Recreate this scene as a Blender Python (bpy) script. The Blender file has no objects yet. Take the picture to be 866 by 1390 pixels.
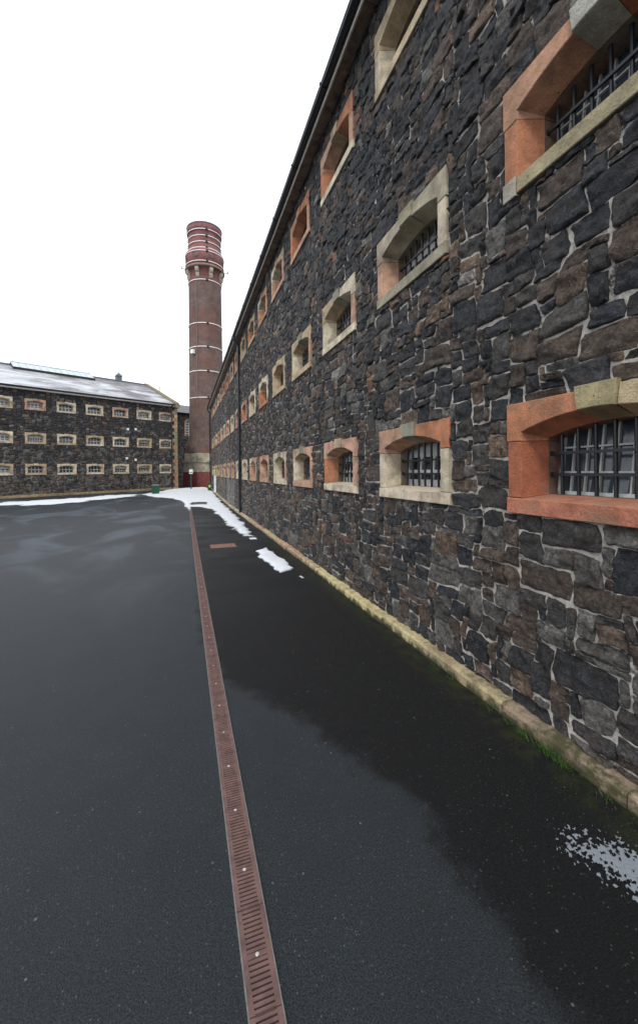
import bpy, math, random
import numpy as np
from math import sin, cos, pi, radians, sqrt, atan2

scene = bpy.context.scene
COL = scene.collection
random.seed(7)

# ---------------------------------------------------------------- camera
cam_d = bpy.data.cameras.new("camera")
cam = bpy.data.objects.new("camera", cam_d)
COL.objects.link(cam)
scene.camera = cam
cam_d.sensor_fit = 'HORIZONTAL'
cam_d.sensor_width = 24.0
cam_d.lens = 24.0 * 541.0 / 866.0
cam_d.shift_y = (638.8 - 695.0) / 866.0
cam_d.clip_start = 0.05
cam_d.clip_end = 3000
CAMH = 2.0
YAW = math.atan(183 / 541.0)
cam.location = (0, 0, CAMH)
cam.rotation_mode = 'QUATERNION'
from mathutils import Matrix, Vector
base = Matrix.Rotation(-YAW, 3, 'Z') @ Matrix.Rotation(pi / 2, 3, 'X')
roll = Matrix.Rotation(radians(-0.7), 3, 'Z')
cam.rotation_quaternion = (base @ roll).to_quaternion()

# ---------------------------------------------------------------- object helpers
def link(o, parent=None):
    COL.objects.link(o)
    if parent is not None:
        o.parent = parent
    return o

def tag(o, label=None, cat=None, group=None, kind=None):
    if label: o["label"] = label
    if cat: o["category"] = cat
    if group: o["group"] = group
    if kind: o["kind"] = kind
    return o

def empty(name, loc=(0, 0, 0), rz=0.0, parent=None):
    o = bpy.data.objects.new(name, None)
    o.empty_display_size = 0.2
    o.location = loc
    o.rotation_euler = (0, 0, rz)
    return link(o, parent)

class MB:
    """collects faces of one mesh, with a colour per face"""
    def __init__(self):
        self.v = []; self.f = []; self.c = []
    def add(self, verts, faces, col=(1, 1, 1)):
        b = len(self.v)
        self.v.extend([tuple(p) for p in verts])
        for f in faces:
            self.f.append([b + i for i in f]); self.c.append(col)
    def box(self, x0, x1, y0, y1, z0, z1, col=(1, 1, 1)):
        vs = [(x0,y0,z0),(x1,y0,z0),(x1,y1,z0),(x0,y1,z0),(x0,y0,z1),(x1,y0,z1),(x1,y1,z1),(x0,y1,z1)]
        self.add(vs, [(0,3,2,1),(4,5,6,7),(0,1,5,4),(1,2,6,5),(2,3,7,6),(3,0,4,7)], col)
    def tube(self, p, q, r, n=8, col=(1, 1, 1), r2=None, caps=True):
        p = Vector(p); q = Vector(q); d = (q - p).normalized()
        a = Vector((0, 0, 1)) if abs(d.z) < .9 else Vector((1, 0, 0))
        u = d.cross(a).normalized(); w = d.cross(u).normalized()
        r2 = r if r2 is None else r2
        vs = []
        for k in range(n):
            t = 2 * pi * k / n
            o = u * cos(t) + w * sin(t)
            vs.append(p + o * r); vs.append(q + o * r2)
        fs = [(2*k, 2*k+1, (2*k+3) % (2*n), (2*k+2) % (2*n)) for k in range(n)]
        if caps:
            fs.append([2*k for k in range(n)]); fs.append([2*k+1 for k in reversed(range(n))])
        self.add(vs, fs, col)
    def lathe(self, prof, n=48, col=(1, 1, 1), cx=0, cy=0):
        vs = []; fs = []
        for (r, z) in prof:
            for k in range(n):
                t = 2 * pi * k / n
                vs.append((cx + r * cos(t), cy + r * sin(t), z))
        for i in range(len(prof) - 1):
            for k in range(n):
                k2 = (k + 1) % n
                fs.append((i*n+k, i*n+k2, (i+1)*n+k2, (i+1)*n+k))
        self.add(vs, fs, col)
    def build(self, name, mat, parent=None, smooth=False, loc=None):
        me = bpy.data.meshes.new(name)
        me.from_pydata(self.v, [], self.f)
        ca = me.color_attributes.new("Col", 'FLOAT_COLOR', 'CORNER')
        arr = []
        for f, c in zip(self.f, self.c):
            arr.extend([c[0], c[1], c[2], 1.0] * len(f))
        ca.data.foreach_set("color", arr)
        me.materials.append(mat)
        me.update()
        if smooth:
            me.polygons.foreach_set("use_smooth", [True] * len(me.polygons))
        o = bpy.data.objects.new(name, me)
        if loc: o.location = loc
        return link(o, parent)

def copy_obj(o, parent):
    c = o.copy(); COL.objects.link(c); c.parent = parent
    return c

# ---------------------------------------------------------------- numpy noise
_rs = np.random.RandomState(3)
_T = _rs.rand(256, 256)
def vnoise(x, y):
    x = np.asarray(x, float); y = np.asarray(y, float)
    xi = np.floor(x).astype(int); yi = np.floor(y).astype(int)
    fx = x - xi; fy = y - yi
    fx = fx * fx * (3 - 2 * fx); fy = fy * fy * (3 - 2 * fy)
    a = _T[xi & 255, yi & 255]; b = _T[(xi + 1) & 255, yi & 255]
    c = _T[xi & 255, (yi + 1) & 255]; d = _T[(xi + 1) & 255, (yi + 1) & 255]
    return (a + (b - a) * fx) * (1 - fy) + (c + (d - c) * fx) * fy
def fbm(x, y, o=3):
    s = 0; a = .5
    for k in range(o):
        s = s + a * (vnoise(x * 2**k + 17.3 * k, y * 2**k + 5.7 * k) - .5); a *= .5
    return s * 2

def gz(y):
    return np.clip((np.asarray(y, float) - 24) * .02, 0, .36)

# ---------------------------------------------------------------- materials
def mat(name):
    m = bpy.data.materials.new(name); m.use_nodes = True
    nt = m.node_tree
    return m, nt, nt.nodes["Principled BSDF"]
def N(nt, t, **kw):
    n = nt.nodes.new(t)
    for k, v in kw.items():
        if k.startswith('i_'):
            n.inputs[k[2:].replace('_', ' ')].default_value = v
        else:
            setattr(n, k, v)
    return n
def noise(nt, scale, vec=None, detail=4, rough=.55, dist=0.0):
    n = N(nt, 'ShaderNodeTexNoise'); n.inputs['Scale'].default_value = scale
    n.inputs['Detail'].default_value = detail; n.inputs['Roughness'].default_value = rough
    n.inputs['Distortion'].default_value = dist
    if vec is not None: nt.links.new(vec, n.inputs['Vector'])
    return n
def mixc(nt, fac, a, b, mode='MIX'):
    m = N(nt, 'ShaderNodeMix', data_type='RGBA', blend_type=mode)
    def s(i, v):
        if hasattr(v, 'is_linked') or hasattr(v, 'links'): nt.links.new(v, m.inputs[i])
        elif isinstance(v, (int, float)): m.inputs[i].default_value = v
        else: m.inputs[i].default_value = (*v, 1) if len(v) == 3 else v
    s(0, fac); s(6, a); s(7, b)
    return m.outputs[2]
def math_(nt, op, a, b=None, clamp=False, c=None):
    m = N(nt, 'ShaderNodeMath', operation=op); m.use_clamp = clamp
    for i, v in enumerate((a, b, c)):
        if v is None: continue
        if isinstance(v, (int, float)): m.inputs[i].default_value = v
        else: nt.links.new(v, m.inputs[i])
    return m.outputs[0]
def mrange(nt, v, a, b, c=0.0, d=1.0, smooth=False):
    m = N(nt, 'ShaderNodeMapRange'); m.clamp = True
    if smooth: m.interpolation_type = 'SMOOTHSTEP'
    nt.links.new(v, m.inputs[0])
    for i, x in zip((1, 2, 3, 4), (a, b, c, d)): m.inputs[i].default_value = x
    return m.outputs[0]
def bump(nt, bsdf, h, strength=.5, dist=.01, prev=None):
    b = N(nt, 'ShaderNodeBump'); b.inputs['Strength'].default_value = strength
    b.inputs['Distance'].default_value = dist
    nt.links.new(h, b.inputs['Height'])
    if prev is not None: nt.links.new(prev, b.inputs['Normal'])
    nt.links.new(b.outputs[0], bsdf.inputs['Normal'])
    return b.outputs[0]
def objvec(nt, scale=None):
    t = N(nt, 'ShaderNodeNewGeometry')
    if scale is None: return t.outputs['Position']
    m = N(nt, 'ShaderNodeVectorMath', operation='MULTIPLY'); m.inputs[1].default_value = scale
    nt.links.new(t.outputs['Position'], m.inputs[0])
    return m.outputs[0]

def m_stone():
    m, nt, b = mat("rubble_stone")
    at = N(nt, 'ShaderNodeAttribute', attribute_name='Col')
    P = objvec(nt)
    n1 = noise(nt, 9, P, 6, .65); n2 = noise(nt, 45, P, 4, .7); n3 = noise(nt, 3.5, P, 5, .6, .6)
    f = mrange(nt, n1.outputs[0], .3, .72, .45, 2.1)
    c = mixc(nt, 1.0, at.outputs['Color'], f, 'MULTIPLY')
    f2 = mrange(nt, n2.outputs[0], .28, .72, .35, 1.9)
    c = mixc(nt, 1.0, c, f2, 'MULTIPLY')
    rust = mrange(nt, noise(nt, 6.5, P, 6, .68, .7).outputs[0], .50, .66, 0, .62)
    c = mixc(nt, rust, c, (.098, .070, .054))
    blk = mrange(nt, noise(nt, 11, P, 6, .7, .5).outputs[0], .56, .68, 0, .75)
    c = mixc(nt, blk, c, (.014, .015, .018))
    # fracture lines across the quarry faces
    cv = N(nt, 'ShaderNodeTexVoronoi', feature='DISTANCE_TO_EDGE'); cv.inputs['Scale'].default_value = 7.5
    cn = noise(nt, 5, P, 6, .7); ca_ = N(nt, 'ShaderNodeVectorMath', operation='MULTIPLY_ADD')
    nt.links.new(cn.outputs['Color'], ca_.inputs[0]); ca_.inputs[1].default_value = (.35, .35, .35); nt.links.new(P, ca_.inputs[2])
    nt.links.new(ca_.outputs[0], cv.inputs['Vector'])
    crack = math_(nt, 'MULTIPLY', mrange(nt, cv.outputs['Distance'], .0, .035, 1, 0), mrange(nt, n1.outputs[0], .42, .58, 0, .85))
    c = mixc(nt, crack, c, (.010, .010, .011))
    lich = noise(nt, 26, P, 5, .75)
    lm = mrange(nt, lich.outputs[0], .55, .68, 0, .62)
    c = mixc(nt, lm, c, (.20, .20, .185))
    nt.links.new(c, b.inputs['Base Color'])
    r = mrange(nt, n1.outputs[0], .3, .7, .5, .8)
    nt.links.new(r, b.inputs['Roughness'])
    b.inputs['Specular IOR Level'].default_value = .4
    v = N(nt, 'ShaderNodeTexVoronoi', feature='F1'); v.inputs['Scale'].default_value = 22
    wv = N(nt, 'ShaderNodeVectorMath', operation='ADD')
    nn = noise(nt, 14, P, 3); nt.links.new(nn.outputs['Color'], wv.inputs[0]); nt.links.new(P, wv.inputs[1])
    nt.links.new(wv.outputs[0], v.inputs['Vector'])
    n4 = noise(nt, 13, P, 9, .78)
    h = math_(nt, 'ADD', math_(nt, 'MULTIPLY', v.outputs['Distance'], .45), n4.outputs[0])
    h = math_(nt, 'SUBTRACT', h, math_(nt, 'MULTIPLY', crack, .25))
    bump(nt, b, h, 1.0, .065)
    return m
def m_mortar(name="lime_mortar", lo=(.022, .021, .020), hi=(.42, .39, .35), a=.41, z=.49):
    m, nt, b = mat(name)
    P = objvec(nt)
    sp = N(nt, 'ShaderNodeSeparateXYZ'); nt.links.new(P, sp.inputs[0])
    n1 = noise(nt, 2.2, P, 5, .6); n2 = noise(nt, 30, P, 4, .6)
    # pointing renewed low on the wall, weathered out higher up
    lift = mrange(nt, sp.outputs[2], 2.2, 6.8, .07, -.06)
    k = math_(nt, 'ADD', n1.outputs[0], lift)
    k = math_(nt, 'ADD', k, mrange(nt, n2.outputs[0], .3, .7, -.05, .05))
    f = mrange(nt, k, a, z)
    c = mixc(nt, f, lo, hi)
    c = mixc(nt, 1.0, c, mrange(nt, n2.outputs[0], .25, .75, .6, 1.2), 'MULTIPLY')
    nt.links.new(c, b.inputs['Base Color']); b.inputs['Roughness'].default_value = .95
    bump(nt, b, n2.outputs[0], .6, .02)
    return m
def m_sand():
    m, nt, b = mat("dressed_sandstone")
    at = N(nt, 'ShaderNodeAttribute', attribute_name='Col')
    P = objvec(nt)
    n1 = noise(nt, 5, P, 6, .6); n2 = noise(nt, 70, P, 4, .6); n3 = noise(nt, 2.6, P, 5, .6, .8)
    c = mixc(nt, 1.0, at.outputs['Color'], mrange(nt, n1.outputs[0], .3, .7, .52, 1.25), 'MULTIPLY')
    c = mixc(nt, 1.0, c, mrange(nt, n2.outputs[0], .3, .7, .78, 1.16), 'MULTIPLY')
    st = mrange(nt, n3.outputs[0], .53, .70, 0, .7)
    c = mixc(nt, st, c, (.17, .125, .085))
    # algae on faces that look up
    g = N(nt, 'ShaderNodeNewGeometry'); s = N(nt, 'ShaderNodeSeparateXYZ'); nt.links.new(g.outputs['Normal'], s.inputs[0])
    up = mrange(nt, s.outputs[2], .15, .8, 0, .5)
    up = math_(nt, 'MULTIPLY', up, mrange(nt, n1.outputs[0], .42, .62))
    c = mixc(nt, up, c, (.15, .135, .085))
    pits = noise(nt, 38, P, 3, .5)
    pm = mrange(nt, pits.outputs[0], .69, .74, 0, .7)
    c = mixc(nt, pm, c, (.09, .07, .055))
    nt.links.new(c, b.inputs['Base Color']); b.inputs['Roughness'].default_value = .85
    h = math_(nt, 'SUBTRACT', math_(nt, 'ADD', n2.outputs[0], math_(nt, 'MULTIPLY', n1.outputs[0], 2.0)), pm)
    bump(nt, b, h, .7, .012)
    return m
def m_plain(name, col, rough=.5, metal=0.0, nscale=20, amt=.25, spec=.5, bumpd=.002):
    m, nt, b = mat(name)
    P = objvec(nt); n1 = noise(nt, nscale, P, 5, .6)
    c = mixc(nt, 1.0, col, mrange(nt, n1.outputs[0], .3, .7, 1 - amt, 1 + amt), 'MULTIPLY')
    nt.links.new(c, b.inputs['Base Color'])
    b.inputs['Roughness'].default_value = rough; b.inputs['Metallic'].default_value = metal
    b.inputs['Specular IOR Level'].default_value = spec
    bump(nt, b, n1.outputs[0], .4, bumpd)
    return m
def m_worn_paint(name, col, under, rough=.5, scale=18, thr=.58):
    m, nt, b = mat(name)
    P = objvec(nt); n1 = noise(nt, scale, P, 6, .7); n2 = noise(nt, 4, P, 3)
    f = mrange(nt, n1.outputs[0], thr, thr + .06, 0, .8)
    c = mixc(nt, f, mixc(nt, 1.0, col, mrange(nt, n2.outputs[0], .3, .7, .75, 1.15), 'MULTIPLY'), under)
    nt.links.new(c, b.inputs['Base Color']); b.inputs['Roughness'].default_value = rough
    bump(nt, b, n1.outputs[0], .3, .002)
    return m
def m_asphalt():
    m, nt, b = mat("wet_asphalt")
    P = objvec(nt)
    s = N(nt, 'ShaderNodeSeparateXYZ'); nt.links.new(P, s.inputs[0])
    X, Y = s.outputs[0], s.outputs[1]
    n_big = noise(nt, .35, objvec(nt, (1.0, .8, 1)), 5, .55, .5)
    n_mid = noise(nt, 2.6, P, 5, .6)
    n_agg = noise(nt, 150, P, 3, .6)
    n_agg2 = noise(nt, 420, P, 2, .6)
    # damp strip by the wall: left edge as a function of y
    t = mrange(nt, Y, 0, 8, 0, 1)
    cr = N(nt, 'ShaderNodeValToRGB'); nt.links.new(t, cr.inputs[0])
    cr.color_ramp.interpolation = 'B_SPLINE'
    pts = [(0, 1.22), (.16, 1.24), (.2, 1.30), (.255, 1.27), (.31, 1.10), (.39, .86), (.45, .50), (.50, .22), (.7, .18), (1, .2)]
    el = cr.color_ramp.elements
    while len(el) < len(pts): el.new(.5)
    for e_, (p, v) in zip(el, pts):
        e_.position = p; e_.color = (v / 2, v / 2, v / 2, 1)
    xb = math_(nt, 'MULTIPLY', cr.outputs[0], 2.0)
    d = math_(nt, 'SUBTRACT', X, xb)
    d = math_(nt, 'ADD', d, mrange(nt, n_mid.outputs[0], .25, .75, -.16, .16))
    d = math_(nt, 'ADD', d, mrange(nt, noise(nt, 12, P, 4).outputs[0], .25, .75, -.035, .035))
    d = math_(nt, 'ADD', d, mrange(nt, noise(nt, 55, P, 4, .7).outputs[0], .3, .7, -.05, .05))
    damp = mrange(nt, d, -.07, .15, 0, 1, True)
    # farther than ~8 m the strip breaks into streaks
    streak = noise(nt, 1.0, objvec(nt, (.5, 1.3, 1)), 5, .6, .4)
    far = mrange(nt, Y, 5, 14, 0, .6)
    k = math_(nt, 'SUBTRACT', 1.0, math_(nt, 'MULTIPLY', far, mrange(nt, streak.outputs[0], .42, .58)))
    damp = math_(nt, 'MULTIPLY', damp, k)
    # faint damp drifts over the yard
    yard = mrange(nt, n_big.outputs[0], .50, .60, 0, .5)
    yard = math_(nt, 'MULTIPLY', yard, mrange(nt, Y, 3, 12, .3, 1))
    dry = mixc(nt, n_mid.outputs[0], (.009, .0125, .016), (.017, .0225, .027))
    c = mixc(nt, yard, dry, (.008, .010, .013))
    frost_sheen = noise(nt, .5, objvec(nt, (.9, .55, 1)), 5, .6, .9)
    fr = math_(nt, 'MULTIPLY', mrange(nt, frost_sheen.outputs[0], .5, .62), mrange(nt, Y, 5, 16, 0, .7))
    fr = math_(nt, 'MULTIPLY', fr, math_(nt, 'SUBTRACT', 1.0, damp))
    c = mixc(nt, fr, c, (.060, .075, .092))  # pale frosty bands, with the far sky reflection painted into the asphalt colour
    c = mixc(nt, damp, c, (.0058, .0061, .0066))
    ag = mrange(nt, n_agg.outputs[0], .34, .66, .15, 2.2)
    c = mixc(nt, 1.0, c, ag, 'MULTIPLY')
    ag3 = noise(nt, 60, P, 4, .75)
    c = mixc(nt, 1.0, c, mrange(nt, ag3.outputs[0], .3, .7, .6, 1.5), 'MULTIPLY')
    # pale chippings
    v = N(nt, 'ShaderNodeTexVoronoi', feature='F1'); v.inputs['Scale'].default_value = 26
    nt.links.new(P, v.inputs['Vector'])
    sep = N(nt, 'ShaderNodeSeparateColor'); nt.links.new(v.outputs['Color'], sep.inputs[0])
    dot = mrange(nt, math_(nt, 'DIVIDE', v.outputs['Distance'], math_(nt, 'ADD', math_(nt, 'MULTIPLY', sep.outputs[1], 1.2), .3)), .08, .17, 1, 0)
    sel = math_(nt, 'MULTIPLY', mrange(nt, sep.outputs[0], .95, .965), .8)
    dot = math_(nt, 'MULTIPLY', dot, sel)
    v2 = N(nt, 'ShaderNodeTexVoronoi', feature='F1'); v2.inputs['Scale'].default_value = 75
    nt.links.new(P, v2.inputs['Vector'])
    sep2 = N(nt, 'ShaderNodeSeparateColor'); nt.links.new(v2.outputs['Color'], sep2.inputs[0])
    dot2 = math_(nt, 'MULTIPLY', mrange(nt, v2.outputs['Distance'], .16, .36, 1, 0), mrange(nt, sep2.outputs[0], .88, .98, 0, .5))
    dots = math_(nt, 'MAXIMUM', dot, dot2)
    c = mixc(nt, math_(nt, 'MULTIPLY', dots, .7), c, (.24, .245, .24))
    # moss beside the wall foot
    mo = mrange(nt, X, 2.12, 2.36, 0, 1)
    mo = math_(nt, 'MULTIPLY', mo, mrange(nt, noise(nt, 7, P, 6, .7).outputs[0], .42, .6))
    mo = math_(nt, 'MULTIPLY', mo, mrange(nt, Y, 3, 14, .7, .25))
    c = mixc(nt, mo, c, (.028, .036, .007))
    nt.links.new(c, b.inputs['Base Color'])
    r = mrange(nt, damp, 0, 1, .58, .62)
    r2 = math_(nt, 'SUBTRACT', r, math_(nt, 'MULTIPLY', yard, .12))
    nt.links.new(r2, b.inputs['Roughness'])
    nt.links.new(mrange(nt, damp, 0, 1, .36, .20), b.inputs['Specular IOR Level'])
    h = math_(nt, 'ADD', n_agg.outputs[0], math_(nt, 'MULTIPLY', n_agg2.outputs[0], .5))
    h = math_(nt, 'ADD', h, math_(nt, 'MULTIPLY', dots, .5))
    fade = mrange(nt, Y, 2, 14, 1.0, .12)
    bb = N(nt, 'ShaderNodeBump'); bb.inputs['Distance'].default_value = .006
    nt.links.new(fade, bb.inputs['Strength']); nt.links.new(h, bb.inputs['Height'])
    nt.links.new(bb.outputs[0], b.inputs['Normal'])
    return m
def m_snow():
    m, nt, b = mat("snow")
    P = objvec(nt); n1 = noise(nt, 3, P, 5, .6); n2 = noise(nt, 60, P, 4, .6)
    at = N(nt, 'ShaderNodeAttribute', attribute_name='Col')
    c = mixc(nt, n1.outputs[0], (.58, .63, .68), (.78, .81, .84))
    # thin slushy rim lets the asphalt through
    c = mixc(nt, at.outputs['Fac'], (.13, .15, .175), c)
    nt.links.new(c, b.inputs['Base Color']); b.inputs['Roughness'].default_value = .6
    b.inputs['Subsurface Weight'].default_value = 0.0
    bump(nt, b, n2.outputs[0], .5, .01)
    return m
def m_brick(name, c1, c2, mortar, patch=None):
    m, nt, b = mat(name)
    uv = N(nt, 'ShaderNodeUVMap', uv_map='UVMap')
    br = N(nt, 'ShaderNodeTexBrick'); nt.links.new(uv.outputs[0], br.inputs['Vector'])
    br.inputs['Scale'].default_value = 1.0
    br.inputs['Brick Width'].default_value = .235; br.inputs['Row Height'].default_value = .085
    br.inputs['Mortar Size'].default_value = .010; br.inputs['Mortar Smooth'].default_value = .2
    br.inputs['Bias'].default_value = 0.0
    for k, v in (('Color1', c1), ('Color2', c2), ('Mortar', mortar)): br.inputs[k].default_value = (*v, 1)
    P = objvec(nt)
    n1 = noise(nt, 1.1, P, 6, .65); n2 = noise(nt, 9, P, 5, .7); n3 = noise(nt, .35, P, 4, .6)
    c = mixc(nt, 1.0, br.outputs[0], mrange(nt, n1.outputs[0], .3, .7, .6, 1.4), 'MULTIPLY')
    c = mixc(nt, mrange(nt, n2.outputs[0], .55, .72, 0, .55), c, (.035, .03, .032))
    if patch: c = mixc(nt, mrange(nt, n3.outputs[0], .45, .6, 0, .55), c, patch)
    nt.links.new(c, b.inputs['Base Color']); b.inputs['Roughness'].default_value = .85
    bump(nt, b, br.outputs['Fac'], -.4, .01)
    return m
def m_slate(snowy=True):
    m, nt, b = mat("roof_slate" + ("_snow" if snowy else ""))
    uv = N(nt, 'ShaderNodeUVMap', uv_map='UVMap')
    br = N(nt, 'ShaderNodeTexBrick'); nt.links.new(uv.outputs[0], br.inputs['Vector'])
    br.inputs['Scale'].default_value = 1.0
    br.inputs['Brick Width'].default_value = .30; br.inputs['Row Height'].default_value = .22
    br.inputs['Mortar Size'].default_value = .008
    for k, v in (('Color1', (.075, .07, .08)), ('Color2', (.13, .115, .12)), ('Mortar', (.02, .02, .022))): br.inputs[k].default_value = (*v, 1)
    c = br.outputs[0]
    if snowy:
        sx = N(nt, 'ShaderNodeSeparateXYZ'); nt.links.new(uv.outputs[0], sx.inputs[0])
        mp = N(nt, 'ShaderNodeMapping'); nt.links.new(uv.outputs[0], mp.inputs[0])
        mp.inputs['Rotation'].default_value = (0, 0, .5); mp.inputs['Scale'].default_value = (.33, .75, 1)
        n = noise(nt, 1.0, mp.outputs[0], 6, .62, .8)
        # the left, uphill-of-the-yard part keeps more snow (u runs towards the gable)
        lean = mrange(nt, sx.outputs[0], 14, 29, .08, -.06)
        rowv = mrange(nt, sx.outputs[1], 4.5, 7.2, .03, -.08)
        k = math_(nt, 'ADD', math_(nt, 'ADD', n.outputs[0], lean), rowv)
        f = mrange(nt, k, .40, .64, .06, .66)
        f = math_(nt, 'MULTIPLY', f, mrange(nt, br.outputs['Fac'], 0, 1, 1, .45))
        c = mixc(nt, f, c, (.72, .76, .80))
    nt.links.new(c, b.inputs['Base Color']); b.inputs['Roughness'].default_value = .6
    bump(nt, b, br.outputs['Fac'], -.5, .012)
    return m
def m_glass(name, col=(.035, .05, .065), rough=.08):
    m, nt, b = mat(name)
    P = objvec(nt); n1 = noise(nt, 3, P, 3); n2 = noise(nt, 30, P, 5, .7)
    c = mixc(nt, n1.outputs[0], tuple(x * .5 for x in col), tuple(min(1, x * 1.7) for x in col))
    nt.links.new(c, b.inputs['Base Color'])
    nt.links.new(mrange(nt, n2.outputs[0], .4, .7, rough, rough + .25), b.inputs['Roughness'])
    b.inputs['Specular IOR Level'].default_value = .7
    bump(nt, b, n1.outputs[0], .15, .01)
    return m

M = dict(
    stone=m_stone(), mortar=m_mortar(), sand=m_sand(), asphalt=m_asphalt(), snow=m_snow(),
    mortar2=m_mortar("grey_mortar", (.020, .019, .019), (.20, .19, .175), .50, .64),
    joint=m_plain("joint_mortar", (.22, .19, .16), .95),
    black=m_worn_paint("black_painted_iron", (.012, .014, .018), (.05, .04, .035), .38, 30, .66),
    gutter=m_worn_paint("black_gutter_paint", (.010, .013, .020), (.03, .03, .035), .28, 12, .68),
    white=m_worn_paint("white_window_paint", (.56, .57, .55), (.20, .14, .10), .5, 26, .60),
    glass=m_glass("window_glass"), glass_dark=m_glass("dim_window_glass", (.02, .025, .03), .12),
    panel=m_plain("white_panel", (.66, .68, .68), .6, amt=.08),
    soffit=m_plain("eaves_soffit", (.24, .175, .13), .8, nscale=6, amt=.5, bumpd=.01),
    fascia=m_plain("pale_fascia", (.66, .62, .56), .7, nscale=8, amt=.2),
    kerb=m_sand(), slate=m_slate(False), slate_snow=m_slate(True),
    rust=m_plain("rusted_iron", (.125, .070, .062), .75, nscale=14, amt=.35, bumpd=.003),
    slot_shade=m_plain("channel_shadow", (.012, .010, .010), .9),
    zinc=m_plain("galvanised_edge", (.17, .155, .145), .6, .15, nscale=30),
    bolt=m_plain("steel_bolt", (.62, .62, .60), .3, .8),
    man=m_plain("rusted_cover", (.20, .105, .075), .8, nscale=18, amt=.4),
    brick=m_brick("chimney_brick", (.155, .088, .070), (.088, .056, .050), (.16, .13, .115), (.15, .062, .046)),
    brickred=m_brick("red_crown_brick", (.25, .080, .075), (.16, .058, .058), (.20, .12, .115)),
    strap=m_plain("white_steel_strap", (.74, .72, .70), .5, amt=.12),
    corbel=m_plain("pale_corbel_stone", (.34, .30, .23), .85, nscale=3, amt=.4),
    roundel=m_plain('weathered_roundel', (.16, .12, .11), .85, nscale=5, amt=.4), ledge=m_plain('ledge_stone', (.24, .17, .13), .85, nscale=3, amt=.4),
    plinth=m_plain("cream_render", (.43, .39, .30), .85, nscale=1.6, amt=.5),
    red=m_worn_paint("red_painted_masonry", (.24, .05, .048), (.20, .10, .085), .7, 3.5, .52),
    green=m_plain("green_plastic", (.012, .075, .045), .45, amt=.15),
    greenpost=m_plain("green_post_paint", (.03, .07, .05), .5),
    signw=m_plain("sign_white", (.75, .78, .76), .5, amt=.05),
    signg=m_plain("sign_green", (.02, .16, .09), .5, amt=.05),
    yellow=m_plain("yellow_sticker", (.62, .62, .10), .5, amt=.05),
    grass=m_plain("grass_blade", (.05, .105, .022), .6, nscale=40, amt=.4),
    lead=m_plain("lead_sheet", (.10, .125, .15), .5, amt=.2),
    skyl=m_glass("roof_light_glass", (.42, .49, .53), .4),
    ledpale=m_plain('pale_glazing_bar', (.42, .45, .47), .5, amt=.2),
    dark=m_plain("dark_timber", (.018, .016, .015), .8),
)

# ---------------------------------------------------------------- rubble masonry
PAL = [((.020, .024, .031), 26), ((.032, .035, .041), 19), ((.052, .051, .051), 15), ((.074, .058, .047), 17),
       ((.098, .073, .058), 10), ((.100, .100, .095), 7), ((.16, .16, .15), 2.4), ((.15, .108, .078), 2.6), ((.17, .088, .058), 1.8)]
PW = np.array([w for _, w in PAL], float)
PC = np.array([c for c, _ in PAL])

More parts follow.
